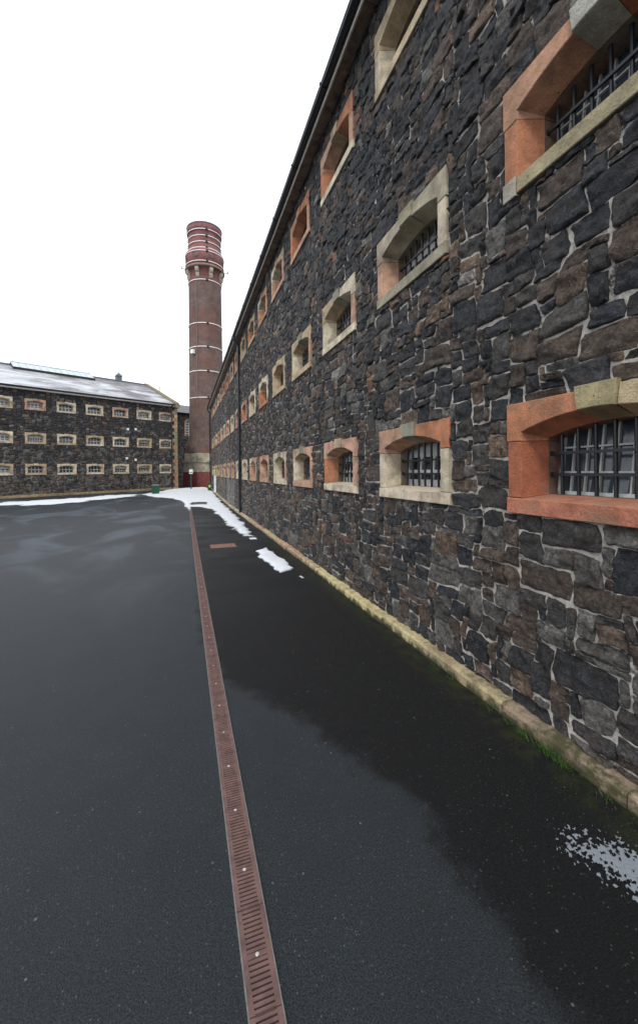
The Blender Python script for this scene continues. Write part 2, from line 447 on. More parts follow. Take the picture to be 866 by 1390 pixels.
def rubble(name, parent, L, Hh, holes, gap, matn, seed, cw=.076, ch=.064, det=None, to3=None, tint=None, hbot=0.0, amp=1.0):
    """random rubble on the rectangle [0,L]x[hbot,Hh]; holes = (s0,s1,h0,h1); one mesh of separate stones"""
    rs = np.random.RandomState(seed)
    # grid lines that snap to the edges of the window surrounds
    def lines(a, b, step, marks):
        marks = sorted(set([round(x, 4) for x in marks if a < x < b] + [a, b]))
        out = [a]
        for p, q in zip(marks[:-1], marks[1:]):
            n = max(1, int(round((q - p) / step)))
            out += [p + (q - p) * (i + 1) / n for i in range(n)]
        return np.array(out)
    xs = lines(0, L, cw, [v for h in holes for v in h[:2]])
    ys = lines(hbot, Hh, ch, [v for h in holes for v in h[2:]])
    nx, ny = len(xs) - 1, len(ys) - 1
    xc = (xs[1:] + xs[:-1]) / 2; yc = (ys[1:] + ys[:-1]) / 2
    occ = np.zeros((nx, ny), bool)
    for (a, b, c, d) in holes:
        occ[np.ix_((xc > a) & (xc < b), (yc > c) & (yc < d))] = True
    hole_arr = np.array(holes) if len(holes) else np.zeros((0, 4))
    sizes = [(4,3),(3,2),(5,3),(3,3),(2,2),(4,2),(2,3),(5,2),(6,4),(4,4),(6,3),(2,1),(1,1),(3,1),(1,2),(5,1)]
    wts = np.array([13,15,10,12,12,11,8,6,2.5,5,3.5,3,2,3,2,1.5], float); wts /= wts.sum()
    V = []; F = []; C = []; nv = 0
    for j in range(ny):
        for i in range(nx):
            if occ[i, j]: continue
            w, h = sizes[rs.choice(len(sizes), p=wts)]
            w = min(w, nx - i); h = min(h, ny - j)
            k = 0
            while k < w and not occ[i + k, j]: k += 1
            w = k
            l = 1
            while l < h and not occ[i:i + w, j + l].any(): l += 1
            h = l
            occ[i:i + w, j:j + h] = True
            x0, x1, y0, y1 = xs[i], xs[i + w], ys[j], ys[j + h]
            n = det((x0 + x1) / 2)
            if n >= 13: p = np.array([-1, -.975, -.88, -.72, -.54, -.36, -.18, 0, .18, .36, .54, .72, .88, .975, 1.])
            elif n >= 9: p = np.array([-1, -.96, -.74, -.38, 0, .38, .74, .96, 1.])
            elif n >= 7: p = np.array([-1, -.9, -.5, 0, .5, .9, 1.])
            elif n >= 5: p = np.array([-1, -.82, 0, .82, 1.])
            else: p = np.array([-1, -.6, .6, 1.])
            n = len(p)
            U, Vv = np.meshgrid(p, p, indexing='ij')
            g = rs.choice([.0008, .002, .0040, .0068], p=[.24,.28,.28,.20]) * gap
            w2 = (x1 - x0) / 2 - g; h2 = (y1 - y0) / 2 - g
            if w2 < .012 or h2 < .012: continue
            co = rs.uniform(.0, .10, 4) + (rs.rand(4) < .15) * .10
            cf = np.where(U < 0, np.where(Vv < 0, co[0], co[1]), np.where(Vv < 0, co[2], co[3]))
            sc = 1 - cf * (U * Vv) ** 2
            jj = rs.uniform(-1, 1, (4, 2)) * min(.017, w2 * .2, h2 * .2)
            bl = [(1 - U) * (1 - Vv) / 4, (1 - U) * (1 + Vv) / 4, (1 + U) * (1 - Vv) / 4, (1 + U) * (1 + Vv) / 4]
            X = (x0 + x1) / 2 + U * sc * w2 + sum(b * q[0] for b, q in zip(bl, jj))
            Y = (y0 + y1) / 2 + Vv * sc * h2 + sum(b * q[1] for b, q in zip(bl, jj))
            R = np.maximum(abs(U), abs(Vv))
            # ragged arris
            ed = (R > .8) * .010 * min(1, w2 / .08)
            X = X + ed * fbm(X * 22 + seed, Y * 22, 2) * 1.3
            Y = Y + ed * fbm(X * 22 + 50, Y * 22 + seed, 2) * 1.3
            # common drift of joints, fading out at dressed stone and edges
            m = np.ones_like(X)
            if len(hole_arr):
                xm = (x0 + x1) / 2; near = hole_arr[(hole_arr[:, 0] < xm + 1.5) & (hole_arr[:, 1] > xm - 1.5)]
                for hh in near:
                    dx = np.maximum(np.maximum(hh[0] - X, X - hh[1]), 0); dy = np.maximum(np.maximum(hh[2] - Y, Y - hh[3]), 0)
                    m = np.minimum(m, np.clip(np.hypot(dx, dy) / .22, 0, 1))
            m = m * np.clip(np.minimum(Y - hbot, Hh - Y) / .2, 0, 1)
            dX = m * (.09 * fbm(X * 1.9 + 3, Y * 2.6 + 9, 3)); dY = m * (.085 * fbm(X * 1.1 + 31, Y * 2.2 + 77, 3))
            X = X + dX; Y = Y + dY
            D = rs.uniform(.008, .030) * amp; ci0 = rs.randint(0, 40)
            tl = rs.uniform(-1, 1, 2) * .013 * amp
            prof = 1 - .75 * np.clip((R - .5) / .5, 0, 1) ** 4
            Z = D * prof + (tl[0] * U + tl[1] * Vv) * (R < .95)
            rid = np.abs(fbm(X * 7 + seed * 3 + ci0 * 5, Y * 9 + ci0 * 3, 3))
            Z = Z + amp * (.052 * rid - .010 + .022 * fbm(X * 20, Y * 20 + 8, 3))
            Z = np.where(R > .985, -.012, np.maximum(Z, .001))
            ci = rs.choice(len(PAL), p=PW / PW.sum())
            ym = (y0 + y1) / 2
            if ym < 2.6 and rs.rand() < .45: ci = rs.choice([2, 3, 3, 4, 5, 5, 2])
            if ym > 4.5 and rs.rand() < .3: ci = rs.choice([0, 1])
            col = PC[ci] * rs.uniform(.95, 1.75) * np.array([1.03, .99, .96])
            if tint is not None: col = tint((x0 + x1) / 2, ym, col, rs)
            V.append(to3(X.ravel(), Y.ravel(), Z.ravel()))
            idx = np.arange(n * n).reshape(n, n) + nv
            q = np.stack([idx[:-1, :-1], idx[1:, :-1], idx[1:, 1:], idx[:-1, 1:]], -1).reshape(-1, 4)
            F.append(q); C.append(np.repeat(np.append(col, 1.0)[None], n * n, 0)); nv += n * n
    V = np.concatenate(V); F = np.concatenate(F); C = np.concatenate(C)
    me = bpy.data.meshes.new(name)
    me.vertices.add(len(V)); me.vertices.foreach_set("co", V.astype(np.float32).ravel())
    me.loops.add(F.size); me.loops.foreach_set("vertex_index", F.astype(np.int32).ravel())
    me.polygons.add(len(F)); me.polygons.foreach_set("loop_start", np.arange(0, F.size, 4, dtype=np.int32))
    me.polygons.foreach_set("loop_total", np.full(len(F), 4, np.int32))
    me.polygons.foreach_set("use_smooth", np.ones(len(F), bool))
    me.update(calc_edges=True)
    ca = me.color_attributes.new("Col", 'FLOAT_COLOR', 'POINT')
    ca.data.foreach_set("color", C.astype(np.float32).ravel())
    me.materials.append(matn)
    o = bpy.data.objects.new(name, me)
    return link(o, parent)

def holed_sheet(mb, L, Hh, holes, to3, hbot=0.0, inset=.03):
    """flat backing sheet with the window holes left open"""
    hs = [(a + inset, b - inset, c + inset, d - inset) for a, b, c, d in holes]
    xs = sorted(set([0, L] + [v for h in hs for v in h[:2]])); ys = sorted(set([hbot, Hh] + [v for h in hs for v in h[2:]]))
    for x0, x1 in zip(xs[:-1], xs[1:]):
        for y0, y1 in zip(ys[:-1], ys[1:]):
            xm, ym = (x0 + x1) / 2, (y0 + y1) / 2
            if any(a < xm < b and c < ym < d for a, b, c, d in hs): continue
            A = to3(np.array([x0, x1, x1, x0]), np.array([y0, y0, y1, y1]), np.zeros(4))
            mb.add([tuple(p) for p in A], [(0, 1, 2, 3)])

# ---------------------------------------------------------------- windows (local: x to the viewer's right, y into the wall, z up)
ORANGE = (.47, .195, .098); RED = (.375, .122, .060); CREAM = (.60, .52, .385); KHAKI = (.35, .295, .165)
PINK = (.50, .30, .21); TAN = (.47, .36, .235); GREYG = (.27, .255, .20)

def jit(c, a=.12):
    k = random.uniform(1 - a, 1 + a)
    return tuple(min(.8, x * k * random.uniform(.985, 1.015)) for x in c)

def offs(poly, d):
    """move a closed 2D polygon inwards by d"""
    n = len(poly); out = []
    ar = sum(poly[i][0] * poly[(i+1) % n][1] - poly[(i+1) % n][0] * poly[i][1] for i in range(n))
    s = 1 if ar > 0 else -1
    for i in range(n):
        p0 = poly[i-1]; p1 = poly[i]; p2 = poly[(i+1) % n]
        def nrm(a, b):
            dx, dy = b[0]-a[0], b[1]-a[1]; l = math.hypot(dx, dy) or 1
            return (-dy / l * s, dx / l * s)
        n1 = nrm(p0, p1); n2 = nrm(p1, p2)
        bx, by = n1[0] + n2[0], n1[1] + n2[1]; l = math.hypot(bx, by) or 1
        bx /= l; by /= l
        c = max(.5, bx * n1[0] + by * n1[1])
        out.append((p1[0] + bx * d / c, p1[1] + by * d / c))
    return out

def win_geo(w, h):
    bx = .148; sh = .125 * h / .88; sp = .645 * h / .88; ap = .752 * h / .88; jn = .575 * h / .88
    def arch(x0, x1, z0, z1, n=12):
        # segmental arc through both springs and the crown
        c = (x1 - x0) / 2; r = (c * c + (z1 - z0) ** 2) / (2 * (z1 - z0)); cz = z1 - r; cx = (x0 + x1) / 2
        return lambda x: cz + sqrt(max(0, r * r - (x - cx) ** 2))
    of = arch(bx, w - bx, sp, ap)
    ix = bx + .068; ish = sh + .030; isp = sp - .050; iap = ap - .065
    inf = arch(ix, w - ix, isp, iap)
    return bx, sh, sp, ap, jn, of, ix, ish, isp, iap, inf

PROUD = -.036
def prism(mb, face, inner, flags, col, proud=PROUD, back=.06, ch=.006):
    """face: polygon (x,z) on the face; inner[i]: matching (x,z) at depth .2 for vertices of the opening, else None"""
    n = len(face); f2 = offs(face, ch)
    v = [(x, proud + ch, z) for x, z in face] + [(x, proud, z) for x, z in f2]
    fs = [tuple(range(n, 2 * n))]
    for i in range(n):
        j = (i + 1) % n
        fs.append((i, j, n + j, n + i))
    mb.add(v, fs, col)
    for i in range(n):
        j = (i + 1) % n
        a, b = face[i], face[j]
        if inner[i] is not None and inner[j] is not None:
            ia, ib = inner[i], inner[j]
            dm = .17
            mb.add([(a[0], proud + ch, a[1]), (b[0], proud + ch, b[1]), (ib[0], dm, ib[1]), (ia[0], dm, ia[1]),
                    ], [(0, 1, 2, 3)], col)
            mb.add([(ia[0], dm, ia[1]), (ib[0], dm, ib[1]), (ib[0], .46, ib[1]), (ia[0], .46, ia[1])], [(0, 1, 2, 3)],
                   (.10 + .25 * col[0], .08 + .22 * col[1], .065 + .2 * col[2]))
        else:
            mb.add([(a[0], proud + ch, a[1]), (b[0], proud + ch, b[1]), (b[0], back, b[1]), (a[0], back, a[1])], [(0, 1, 2, 3)], col)

def make_window(building, loc, rz, w, h, cols, detail, tmpl, variant):
    bx, sh, sp, ap, jn, of, ix, ish, isp, iap, inf = win_geo(w, h)
    cl, cr_, ck, jl, jr, cs = cols[:6]; ce = cols[6] if len(cols) > 6 else None
    g = .0022
    kb, kt = .125, .142         # half width of keystone at its foot and head
    cx = w / 2; lap = .012
    def arcpts(x0, x1, n):
        xs = [x0 + (x1 - x0) * i / n for i in range(n + 1)]
        F = [(x, of(x)) for x in xs]
        I = []
        for x in xs:
            t = (x - bx) / (w - 2 * bx); xi = ix + t * (w - 2 * ix)
            I.append((xi, inf(xi)))
        return F, I
    mb = MB()
    # joint bed behind the blocks
    bed = MB()
    # left lintel block: outer corner, joint, spring, arc, keystone joint
    def lintel(left):
        x_sp = bx if left else w - bx
        xk = cx - kb - g if left else cx + kb + g
        F, I = arcpts(x_sp, xk, 6)
        xo = 0 if left else w
        xt = cx - kt - g if left else cx + kt + g
        face = [(xo, h), (xo, jn + g), (x_sp, jn + g)] + F + [(xt, h)]
        xi = ix if left else w - ix
        inner = [None, None, (xi, jn + g)] + I + [None]
        return face, inner
    for left, c in ((True, cl), (False, cr_)):
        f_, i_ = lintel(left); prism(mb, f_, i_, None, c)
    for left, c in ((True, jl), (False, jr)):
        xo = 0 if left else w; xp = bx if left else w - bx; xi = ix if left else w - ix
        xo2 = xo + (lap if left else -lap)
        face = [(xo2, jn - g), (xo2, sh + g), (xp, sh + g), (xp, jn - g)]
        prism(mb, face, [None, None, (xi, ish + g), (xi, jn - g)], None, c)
    # small return of the sill stone up the jamb foot is part of the sill block
    wo = mb.build("window", M['sand'], building)
    wo.location = loc; wo.rotation_euler = (0, 0, rz)
    ks = MB()
    F, I = arcpts(cx - kb, cx + kb, 3)
    face = [(cx - kt, h + .028)] + F + [(cx + kt, h + .028)]
    prism(ks, face, [None] + I + [None], None, ck, proud=PROUD - .022)
    ks.build("keystone", M['sand'], wo)
    sb = MB()
    xe = 0
    if ce:
        xe = bx - .01
        prism(sb, [(0, -.012), (xe - .004, -.012), (xe - .004, sh + .015), (0, sh + .015)], [None] * 4, None, ce, proud=PROUD - .012)
    face = [(xe, 0), (w, 0), (w, sh - g), (w - bx, sh - g), (bx, sh - g), (xe, sh - g)]
    prism(sb, face, [None, None, None, (w - ix, ish), (ix, ish), None], None, cs, proud=PROUD - .008)
    sb.build("sill", M['sand'], wo)
    for k in (('grille', 'sash', 'pane') if w > 1.45 else ('sash', 'pane')):
        key = (k, variant if k != 'grille' else 0, round(w, 2))
        if key not in tmpl: continue
        copy = tmpl[key].copy(); COL.objects.link(copy); copy.parent = wo
    return wo

def window_templates(w, h, tm):
    """grille, sash and pane meshes shared by the windows of one size"""
    bx, sh, sp, ap, jn, of, ix, ish, isp, iap, inf = win_geo(w, h)
    g = MB(); yb = .225
    nb = 8; span = w - 2 * ix
    for i in range(nb):
        x = ix + span * (i + .55) / nb
        g.tube((x, yb, ish - .03), (x, yb, inf(x) + .03), .0145, 8)
    for z in (ish + .155, ish + .155 + .165):
        g.box(ix - .03, w - ix + .03, yb - .030, yb - .012, z - .011, z + .011)
        for x in (ix - .012, w - ix + .012):
            g.box(x - .02, x + .02, yb - .036, yb - .006, z - .018, z + .018)
    o = g.build("grille", M['black']); tm[('grille', 0, round(w, 2))] = o
    zb, zt = ish - .02, iap + .03
    x0, x1 = ix - .01, w - ix + .01
    def lean(z): return .285 + .08 * (z - zb) / (zt - zb)
    def bar(mb, xa, xb, za, zc, t=.018, col=(1, 1, 1)):
        vs = []
        for (x, z) in ((xa, za), (xb, za), (xb, zc), (xa, zc)):
            vs.append((x, lean(z) - t, z))
        for (x, z) in ((xa, za), (xb, za), (xb, zc), (xa, zc)):
            vs.append((x, lean(z) + .004, z))
        mb.add(vs, [(0,1,2,3),(0,4,5,1),(1,5,6,2),(2,6,7,3),(3,7,4,0)], col)
    specs = {0: (10, (.33, .66), .0062), 1: (6, (.3, .62), .014), 2: (4, (.34, .70), .022), 3: (4, (.5,), .020)}
    for v, (nc, rows, hw) in specs.items():
        s = MB()
        bar(s, x0, x1, zb, zb + .045, .03); bar(s, x0, x0 + .03, zb, zt, .03); bar(s, x1 - .03, x1, zb, zt, .03)
        for i in range(1, nc):
            x = x0 + (x1 - x0) * i / nc
            bar(s, x - hw, x + hw, zb, zt, .02)
        for r in rows:
            z = zb + (zt - zb) * r
            bar(s, x0, x1, z - hw * 1.1, z + hw * 1.1, .026)
        if v in (1, 2):      # boarded white head lights
            z = zb + (zt - zb) * rows[-1]
            bar(s, x0 + .02, x1 - .02, z + .02, zt, .012)
            if v == 2: bar(s, x0 + .02, x1 - .02, zb + .03, zb + .10, .012)
        so = s.build("sash", M['white']); tm[('sash', v, round(w, 2))] = so
        p = MB()
        vs = [(x0, lean(zb), zb), (x1, lean(zb), zb), (x1, lean(zt), zt), (x0, lean(zt), zt)]
        vs += [(x, y + .02, z) for x, y, z in vs]
        p.add(vs, [(0,1,2,3),(7,6,5,4),(0,4,5,1),(1,5,6,2),(2,6,7,3),(3,7,4,0)])
        po = p.build("pane", M['glass'] if v in (0, 3) else M['glass_dark']); tm[('pane', v, round(w, 2))] = po

TM = {}
window_templates(1.51, .88, TM)
window_templates(1.38, .87, TM)

# ================================================================ right wing: the long stone block
WX = 2.55; S0 = -9.0; S1 = 40.9; HT = 8.30
right = empty("prison_block", (WX, S0, 0))
tag(right, "long dark rubble stone block with orange arched windows, right of the drain", "building")
right.location = (0, 0, 0)
rows = [(1.638, .88), (4.172, .89), (6.985, .89)]
cols_s = [1.10 + 2.262 * k for k in range(17)]
holes = []
for (b0, hh) in rows:
    for s in cols_s:
        holes.append((s - S0, s + 1.51 - S0, b0, b0 + hh))
def to3_right(X, Y, Z):
    return np.stack([WX - Z, S0 + X, Y], -1)
def det_r(x):
    s = x + S0
    return 13 if s < 6.5 else (9 if s < 10 else (7 if s < 15 else (5 if s < 24 else 4)))
def tint_r(x, y, col, rs):
    s = x + S0
    if 21.5 < s < 25.5 and y < 1.55:      # old limewash patch low on the wall
        col = col * .5 + np.array([.16, .16, .155]) * rs.uniform(.7, 1.2)
    return col
rubble("stone_facing", right, S1 - S0, HT, holes, 1.0, M['stone'], 11, det=det_r, to3=to3_right, tint=tint_r)
mb = MB(); holed_sheet(mb, S1 - S0, HT, holes, to3_right, -.2)
# other sides of the block
mb.add([(WX, S1, -.2), (WX + 12, S1, -.2), (WX + 12, S1, HT), (WX, S1, HT)], [(0, 1, 2, 3)])
mb.add([(WX, S0, -.2), (WX + 12, S0, -.2), (WX + 12, S0, HT), (WX, S0, HT)], [(3, 2, 1, 0)])
mb.add([(WX + 12, S0, -.2), (WX + 12, S1, -.2), (WX + 12, S1, HT), (WX + 12, S0, HT)], [(3, 2, 1, 0)])
mb.add([(WX, S1, HT), (WX + 12, S1, HT), (WX + 6, S1, HT + 3)], [(0, 1, 2)])
mb.add([(WX, S0, HT), (WX + 12, S0, HT), (WX + 6, S0, HT + 3)], [(0, 2, 1)])
mb.build("wall", M['mortar'], right)

def uvquad(me_obj, uvs):
    me = me_obj.data; l = me.uv_layers.new(name="UVMap")
    for i, u in enumerate(uvs): l.data[i].uv = u
# roof
mb = MB()
A = [(WX - .3, S0 - .2, HT + .10), (WX - .3, S1 + .05, HT + .10), (WX + 6, S1 + .05, HT + 3.2), (WX + 6, S0 - .2, HT + 3.2)]
Bq = [(WX + 12.3, S0 - .2, HT + .10), (WX + 12.3, S1 + .05, HT + .10), (WX + 6, S1 + .05, HT + 3.2), (WX + 6, S0 - .2, HT + 3.2)]
mb.add(A, [(0, 1, 2, 3)]); mb.add(Bq, [(3, 2, 1, 0)])
ro = mb.build("roof", M['slate'], right)
uvquad(ro, [(0, 0), (50, 0), (50, 7), (0, 7), (0, 7), (50, 7), (50, 0), (0, 0)])
# eaves: soffit, fascia, gutter
mb = MB(); y = S0
while y < S1:
    y2 = min(S1 + .05, y + random.uniform(.7, 1.1))
    mb.box(WX - .212, WX + .2, y + .004, y2 - .002, HT - .03 + random.uniform(-.004, .004), HT + .055); y = y2
mb.build("soffit", M['soffit'], right)
mb = MB(); mb.box(WX - .236, WX - .2115, S0, S1 + .05, HT - .062, HT + .09)
mb.build("fascia", M['fascia'], right)
def half_round(mb, c, r, axis_p, axis_q, n=8, t=.004):
    pass
mb = MB(); gx = WX - .236 - .062; gzc = HT + .052; R = .058
for rr in (R, R - .006):
    vs = []; n = 10
    for k in range(n + 1):
        t = pi + pi * k / n
        vs.append((gx + rr * cos(t), S0, gzc + rr * sin(t))); vs.append((gx + rr * cos(t), S1 + .1, gzc + rr * sin(t)))
    mb.add(vs, [(2*k, 2*k+2, 2*k+3, 2*k+1) for k in range(n)])
mb.tube((gx - R, S0, gzc), (gx - R, S1 + .1, gzc), .009, 6); mb.tube((gx + R, S0, gzc), (gx + R, S1 + .1, gzc), .007, 6)
mb.box(gx - R, gx + R, S1 + .095, S1 + .1, gzc - R * .7, gzc)
y = S0 + .5
while y < S1:   # unions and brackets
    vs = []; n = 10
    for yy in (y, y + .055):
        for k in range(n + 1):
            t = pi + pi * k / n
            vs.append((gx + (R + .010) * cos(t), yy, gzc + (R + .010) * sin(t)))
    mb.add(vs, [(k, k+1, n+1+k+1, n+1+k) for k in range(n)] + [tuple(range(n + 1)), tuple(reversed(range(n+1, 2*n+2)))])
    mb.box(gx - R - .02, gx - R + .004, y + .01, y + .04, gzc - .012, gzc + .022)
    y += 1.83
mb.build("gutter", M['gutter'], right, smooth=False)
# downpipes
def downpipe(parent, x, y, top, matn, label=None, wallx=WX, off=.10, r=.056):
    m_ = MB(); px = wallx - off
    zb = float(gz(y))
    m_.tube((px, y, zb), (px, y, top - .42), r, 14)
    m_.tube((px, y, top - .43), (gx, y, top - .1), r, 14); m_.tube((gx, y, top - .12), (gx, y, top + .02), r * 1.15, 14)
    z = zb + .25
    while z < top - .5:
        m_.tube((px, y, z), (px, y, z + .09), r * 1.28, 14)
        m_.box(px, wallx - .0, y - .10, y + .10, z + .025, z + .065); z += 1.82
    o = m_.build("downpipe", matn, parent)
    for p in o.data.polygons: p.use_smooth = False
    if label: o["label"] = label
    return o
downpipe(right, WX, 18.82, HT, M['gutter'])
downpipe(right, WX, S1 - .15, HT, M['gutter'])
# white boxed pipe near the far end
mb = MB(); mb.box(WX - .16, WX + .02, 34.6, 34.95, .2, 1.62, (.8, .8, .8)); mb.box(WX - .18, WX + .02, 34.57, 34.98, 1.60, 1.66)
o = mb.build("pipe_casing", M['signw'], right); o["label"] = "short white boxed pipe on the far end of the wall"
# plinth of long sandstone kerb blocks
mb = MB(); y = S0; k = 0
rk = random.Random(5)
while y < S1:
    ln = rk.uniform(.8, 1.25); y2 = min(S1 + .05, y + ln)
    fx = WX - .138 + rk.uniform(-.012, .012); ht = .095 + rk.uniform(-.010, .010)
    ym_ = (y + y2) / 2
    if ym_ < 2.3: c = jit((.23, .17, .12), .15)
    elif ym_ < 3.2: c = jit((.33, .27, .155), .10)
    elif y < 7.0: c = jit((.43, .37, .195), .14)
    elif y < 14: c = jit((.42, .33, .20), .15) if rk.random() < .6 else jit((.38, .25, .17), .1)
    else: c = jit((.40, .32, .22), .2)
    m_ = 5; seg = []
    for i in range(m_ + 1):
        yy = y + .003 + (y2 - y - .006) * i / m_
        a = float(gz(yy)); r1 = rk.uniform(-.006, .006); r2 = rk.uniform(-.006, .006)
        seg += [(fx + r1, yy, a - .12), (fx + r1 + .004, yy, a + ht - .022), (fx + .022 + r2, yy, a + ht), (WX + .05, yy, a + ht + .004)]
    fs = [(4*i+q, 4*i+4+q, 4*i+5+q, 4*i+1+q) for i in range(m_) for q in range(3)]
    fs += [(0, 1, 2, 3), (4*m_+3, 4*m_+2, 4*m_+1, 4*m_)]
    mb.add(seg, fs, c); y = y2
def m_kerb():
    m, nt, b = mat("kerb_sandstone")
    at = N(nt, 'ShaderNodeAttribute', attribute_name='Col'); P = objvec(nt)
    n1 = noise(nt, 7, P, 6, .65); n2 = noise(nt, 60, P, 4, .6)
    c = mixc(nt, 1.0, at.outputs['Color'], mrange(nt, n1.outputs[0], .3, .7, .5, 1.3), 'MULTIPLY')
    c = mixc(nt, 1.0, c, mrange(nt, n2.outputs[0], .3, .7, .75, 1.2), 'MULTIPLY')
    s = N(nt, 'ShaderNodeSeparateXYZ'); nt.links.new(P, s.inputs[0])
    rel = math_(nt, 'ADD', s.outputs[2], mrange(nt, n1.outputs[0], .3, .7, -.045, .045))
    mo = mrange(nt, rel, .01, .055, .95, 0)
    mo = math_(nt, 'MULTIPLY', mo, mrange(nt, s.outputs[1], 5, 20, 1, .4))
    near = math_(nt, 'MULTIPLY', mrange(nt, s.outputs[1], 2.6, 3.6, 1, 0), mrange(nt, noise(nt, 5, P, 5, .7).outputs[0], .44, .56, 0, .9))
    c = mixc(nt, math_(nt, 'MAXIMUM', mo, near), c, (.040, .040, .012))
    nt.links.new(c, b.inputs['Base Color']); b.inputs['Roughness'].default_value = .9
    bump(nt, b, math_(nt, 'ADD', n1.outputs[0], math_(nt, 'MULTIPLY', n2.outputs[0], .5)), .7, .012)
    return m
mb.build("plinth", m_kerb(), right)
# windows
fixed = {
    (0, 0): (ORANGE, (.42, .33, .20), KHAKI, RED, RED, (.46, .17, .10)),
    (0, 1): ((.50, .29, .19), ORANGE, (.26, .26, .20), CREAM, CREAM, CREAM),
    (0, 2): (PINK, PINK, TAN, ORANGE, PINK, CREAM),
    (0, 3): (TAN, PINK, GREYG, CREAM, PINK, PINK),
    (0, 4): (CREAM, CREAM, GREYG, CREAM, PINK, CREAM),
    (1, 0): ((.50, .27, .17), RED, (.36, .36, .31), ORANGE, RED, (.37, .315, .19), (.50, .47, .40)),
    (1, 1): ((.40, .35, .26), (.37, .335, .235), (.33, .31, .20), (.46, .27, .18), CREAM, (.36, .33, .235)),
    (1, 2): (TAN, CREAM, GREYG, CREAM, PINK, CREAM),
    (1, 3): (TAN, TAN, GREYG, CREAM, PINK, TAN),
    (2, 1): (TAN, PINK, TAN, CREAM, PINK, (.48, .40, .26)),
    (2, 2): (PINK, ORANGE, TAN, ORANGE, PINK, CREAM),
    (2, 3): ((.48, .24, .14), ORANGE, (.45, .2, .12), ORANGE, PINK, PINK),
}
for r, (b0, hh) in enumerate(rows):
    for k, s in enumerate(cols_s):
        if (r, k) in fixed: cc = fixed[(r, k)]
        else:
            base_c = random.choice([PINK, CREAM, CREAM, TAN, PINK] if r != 2 else [(.48, .25, .15), PINK, PINK, TAN])
            cc = tuple(random.choice([base_c, base_c, random.choice([CREAM, PINK, ORANGE, TAN])]) for _ in range(6))
        cc = tuple(jit(c, .07) for c in cc)
        var = {(0, 0): 0, (0, 1): 2, (1, 0): 0, (1, 1): 1}.get((r, k), random.choice([0, 1, 2, 3]))
        make_window(right, (WX, s + 1.51, b0), -pi / 2, 1.51, hh, cc, k < 6, TM, var)

# ================================================================ left wing
TH = radians(61.2); E = (sin(TH), cos(TH)); NN = (-cos(TH), sin(TH))
PC0 = (-.622, 41.91)
RZ = atan2(E[1], E[0])
left = empty("prison_block", (PC0[0], PC0[1], 0), RZ)      # local x runs along the facade to the corner (x=0), y goes into the building
tag(left, "distant three-storey dark stone block with snowy slate roof and skylight", "building")
LL = 30.0; LH = 8.62; DEP = 13.0
rowsL = [(1.93, .87), (4.34, .87), (6.95, .87)]
colsL = [-1.84 - 2.108 * k for k in range(7)]
holesL = [(s + LL, s + 1.38 + LL, b0, b0 + hh) for (b0, hh) in rowsL for s in colsL]
def to3_left(X, Y, Z): return np.stack([X - LL, -Z, Y], -1)
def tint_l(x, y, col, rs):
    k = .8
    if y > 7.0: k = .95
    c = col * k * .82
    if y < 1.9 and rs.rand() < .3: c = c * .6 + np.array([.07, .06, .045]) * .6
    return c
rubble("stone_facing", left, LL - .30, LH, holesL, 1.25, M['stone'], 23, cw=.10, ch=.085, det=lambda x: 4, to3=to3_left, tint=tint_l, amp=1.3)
mb = MB(); holed_sheet(mb, LL, LH, holesL, to3_left, -.2)
mb.add([(0, 0, -.2), (0, DEP, -.2), (0, DEP, LH), (0, DEP / 2, LH + 2.95), (0, 0, LH)], [(0, 1, 2, 3, 4)])
mb.add([(-LL, 0, -.2), (-LL, DEP, -.2), (-LL, DEP, LH), (-LL, DEP / 2, LH + 2.95), (-LL, 0, LH)], [(4, 3, 2, 1, 0)])
mb.add([(-LL, DEP, -.2), (0, DEP, -.2), (0, DEP, LH), (-LL, DEP, LH)], [(3, 2, 1, 0)])
mb.build("wall", M['mortar2'], left)
# quoins at the corner
mb = MB(); z = -.1; k = 0
while z < LH - .05:
    hq = min(.34, LH - z); wq = .50 if k % 2 else .30
    c = jit(random.choice([TAN, (.36, .25, .15), (.42, .22, .12), (.30, .26, .17)]), .15)
    mb.box(-wq, .02, -.055, .45 if not k % 2 else .28, z + .006, z + hq - .006, c); z += hq; k += 1
mb.build("quoins", M['sand'], left)
# plinth course
mb = MB(); x = -LL
while x < 0:
    x2 = min(.04, x + random.uniform(.9, 1.3))
    wy = [(PC0[1] + E[1] * q) for q in (x, x2)]
    zt = [float(gz(q)) + .16 for q in wy]
    mb.add([(x, -.13, -.2), (x2 - .006, -.13, -.2), (x2 - .006, -.13, zt[1] + .0), (x, -.13, zt[0]),
            (x, 0.02, zt[0] + .03), (x2 - .006, 0.02, zt[1] + .03)], [(0, 1, 2, 3), (3, 2, 5, 4)], jit((.34, .25, .13), .2)); x = x2
mb.build("plinth", M['sand'], left)
# roof
slope = math.hypot(DEP / 2 + .35, 3.1)
mb = MB()
zr = LH + 3.02; ze = LH + .02
mb.add([(-LL, -.32, ze), (-.28, -.32, ze), (-.28, DEP / 2, zr), (-LL, DEP / 2, zr)], [(0, 1, 2, 3)])
mb.add([(-LL, DEP + .32, ze), (-.28, DEP + .32, ze), (-.28, DEP / 2, zr), (-LL, DEP / 2, zr)], [(3, 2, 1, 0)])
ro = mb.build("roof", M['slate_snow'], left)
uvquad(ro, [(0, 0), (LL, 0), (LL, slope), (0, slope), (0, slope), (LL, slope), (LL, 0), (0, 0)])
mb = MB(); mb.tube((-LL, DEP / 2, zr + .03), (-.3, DEP / 2, zr + .03), .09, 8)
mb.build("ridge_tile", M['lead'], left)
mb = MB(); mb.box(-LL, .02, -.30, -.27, LH - .15, LH - .03); mb.box(-LL, .02, -.27, .05, LH - .16, LH - .12)
mb.build("fascia", M['fascia'], left)
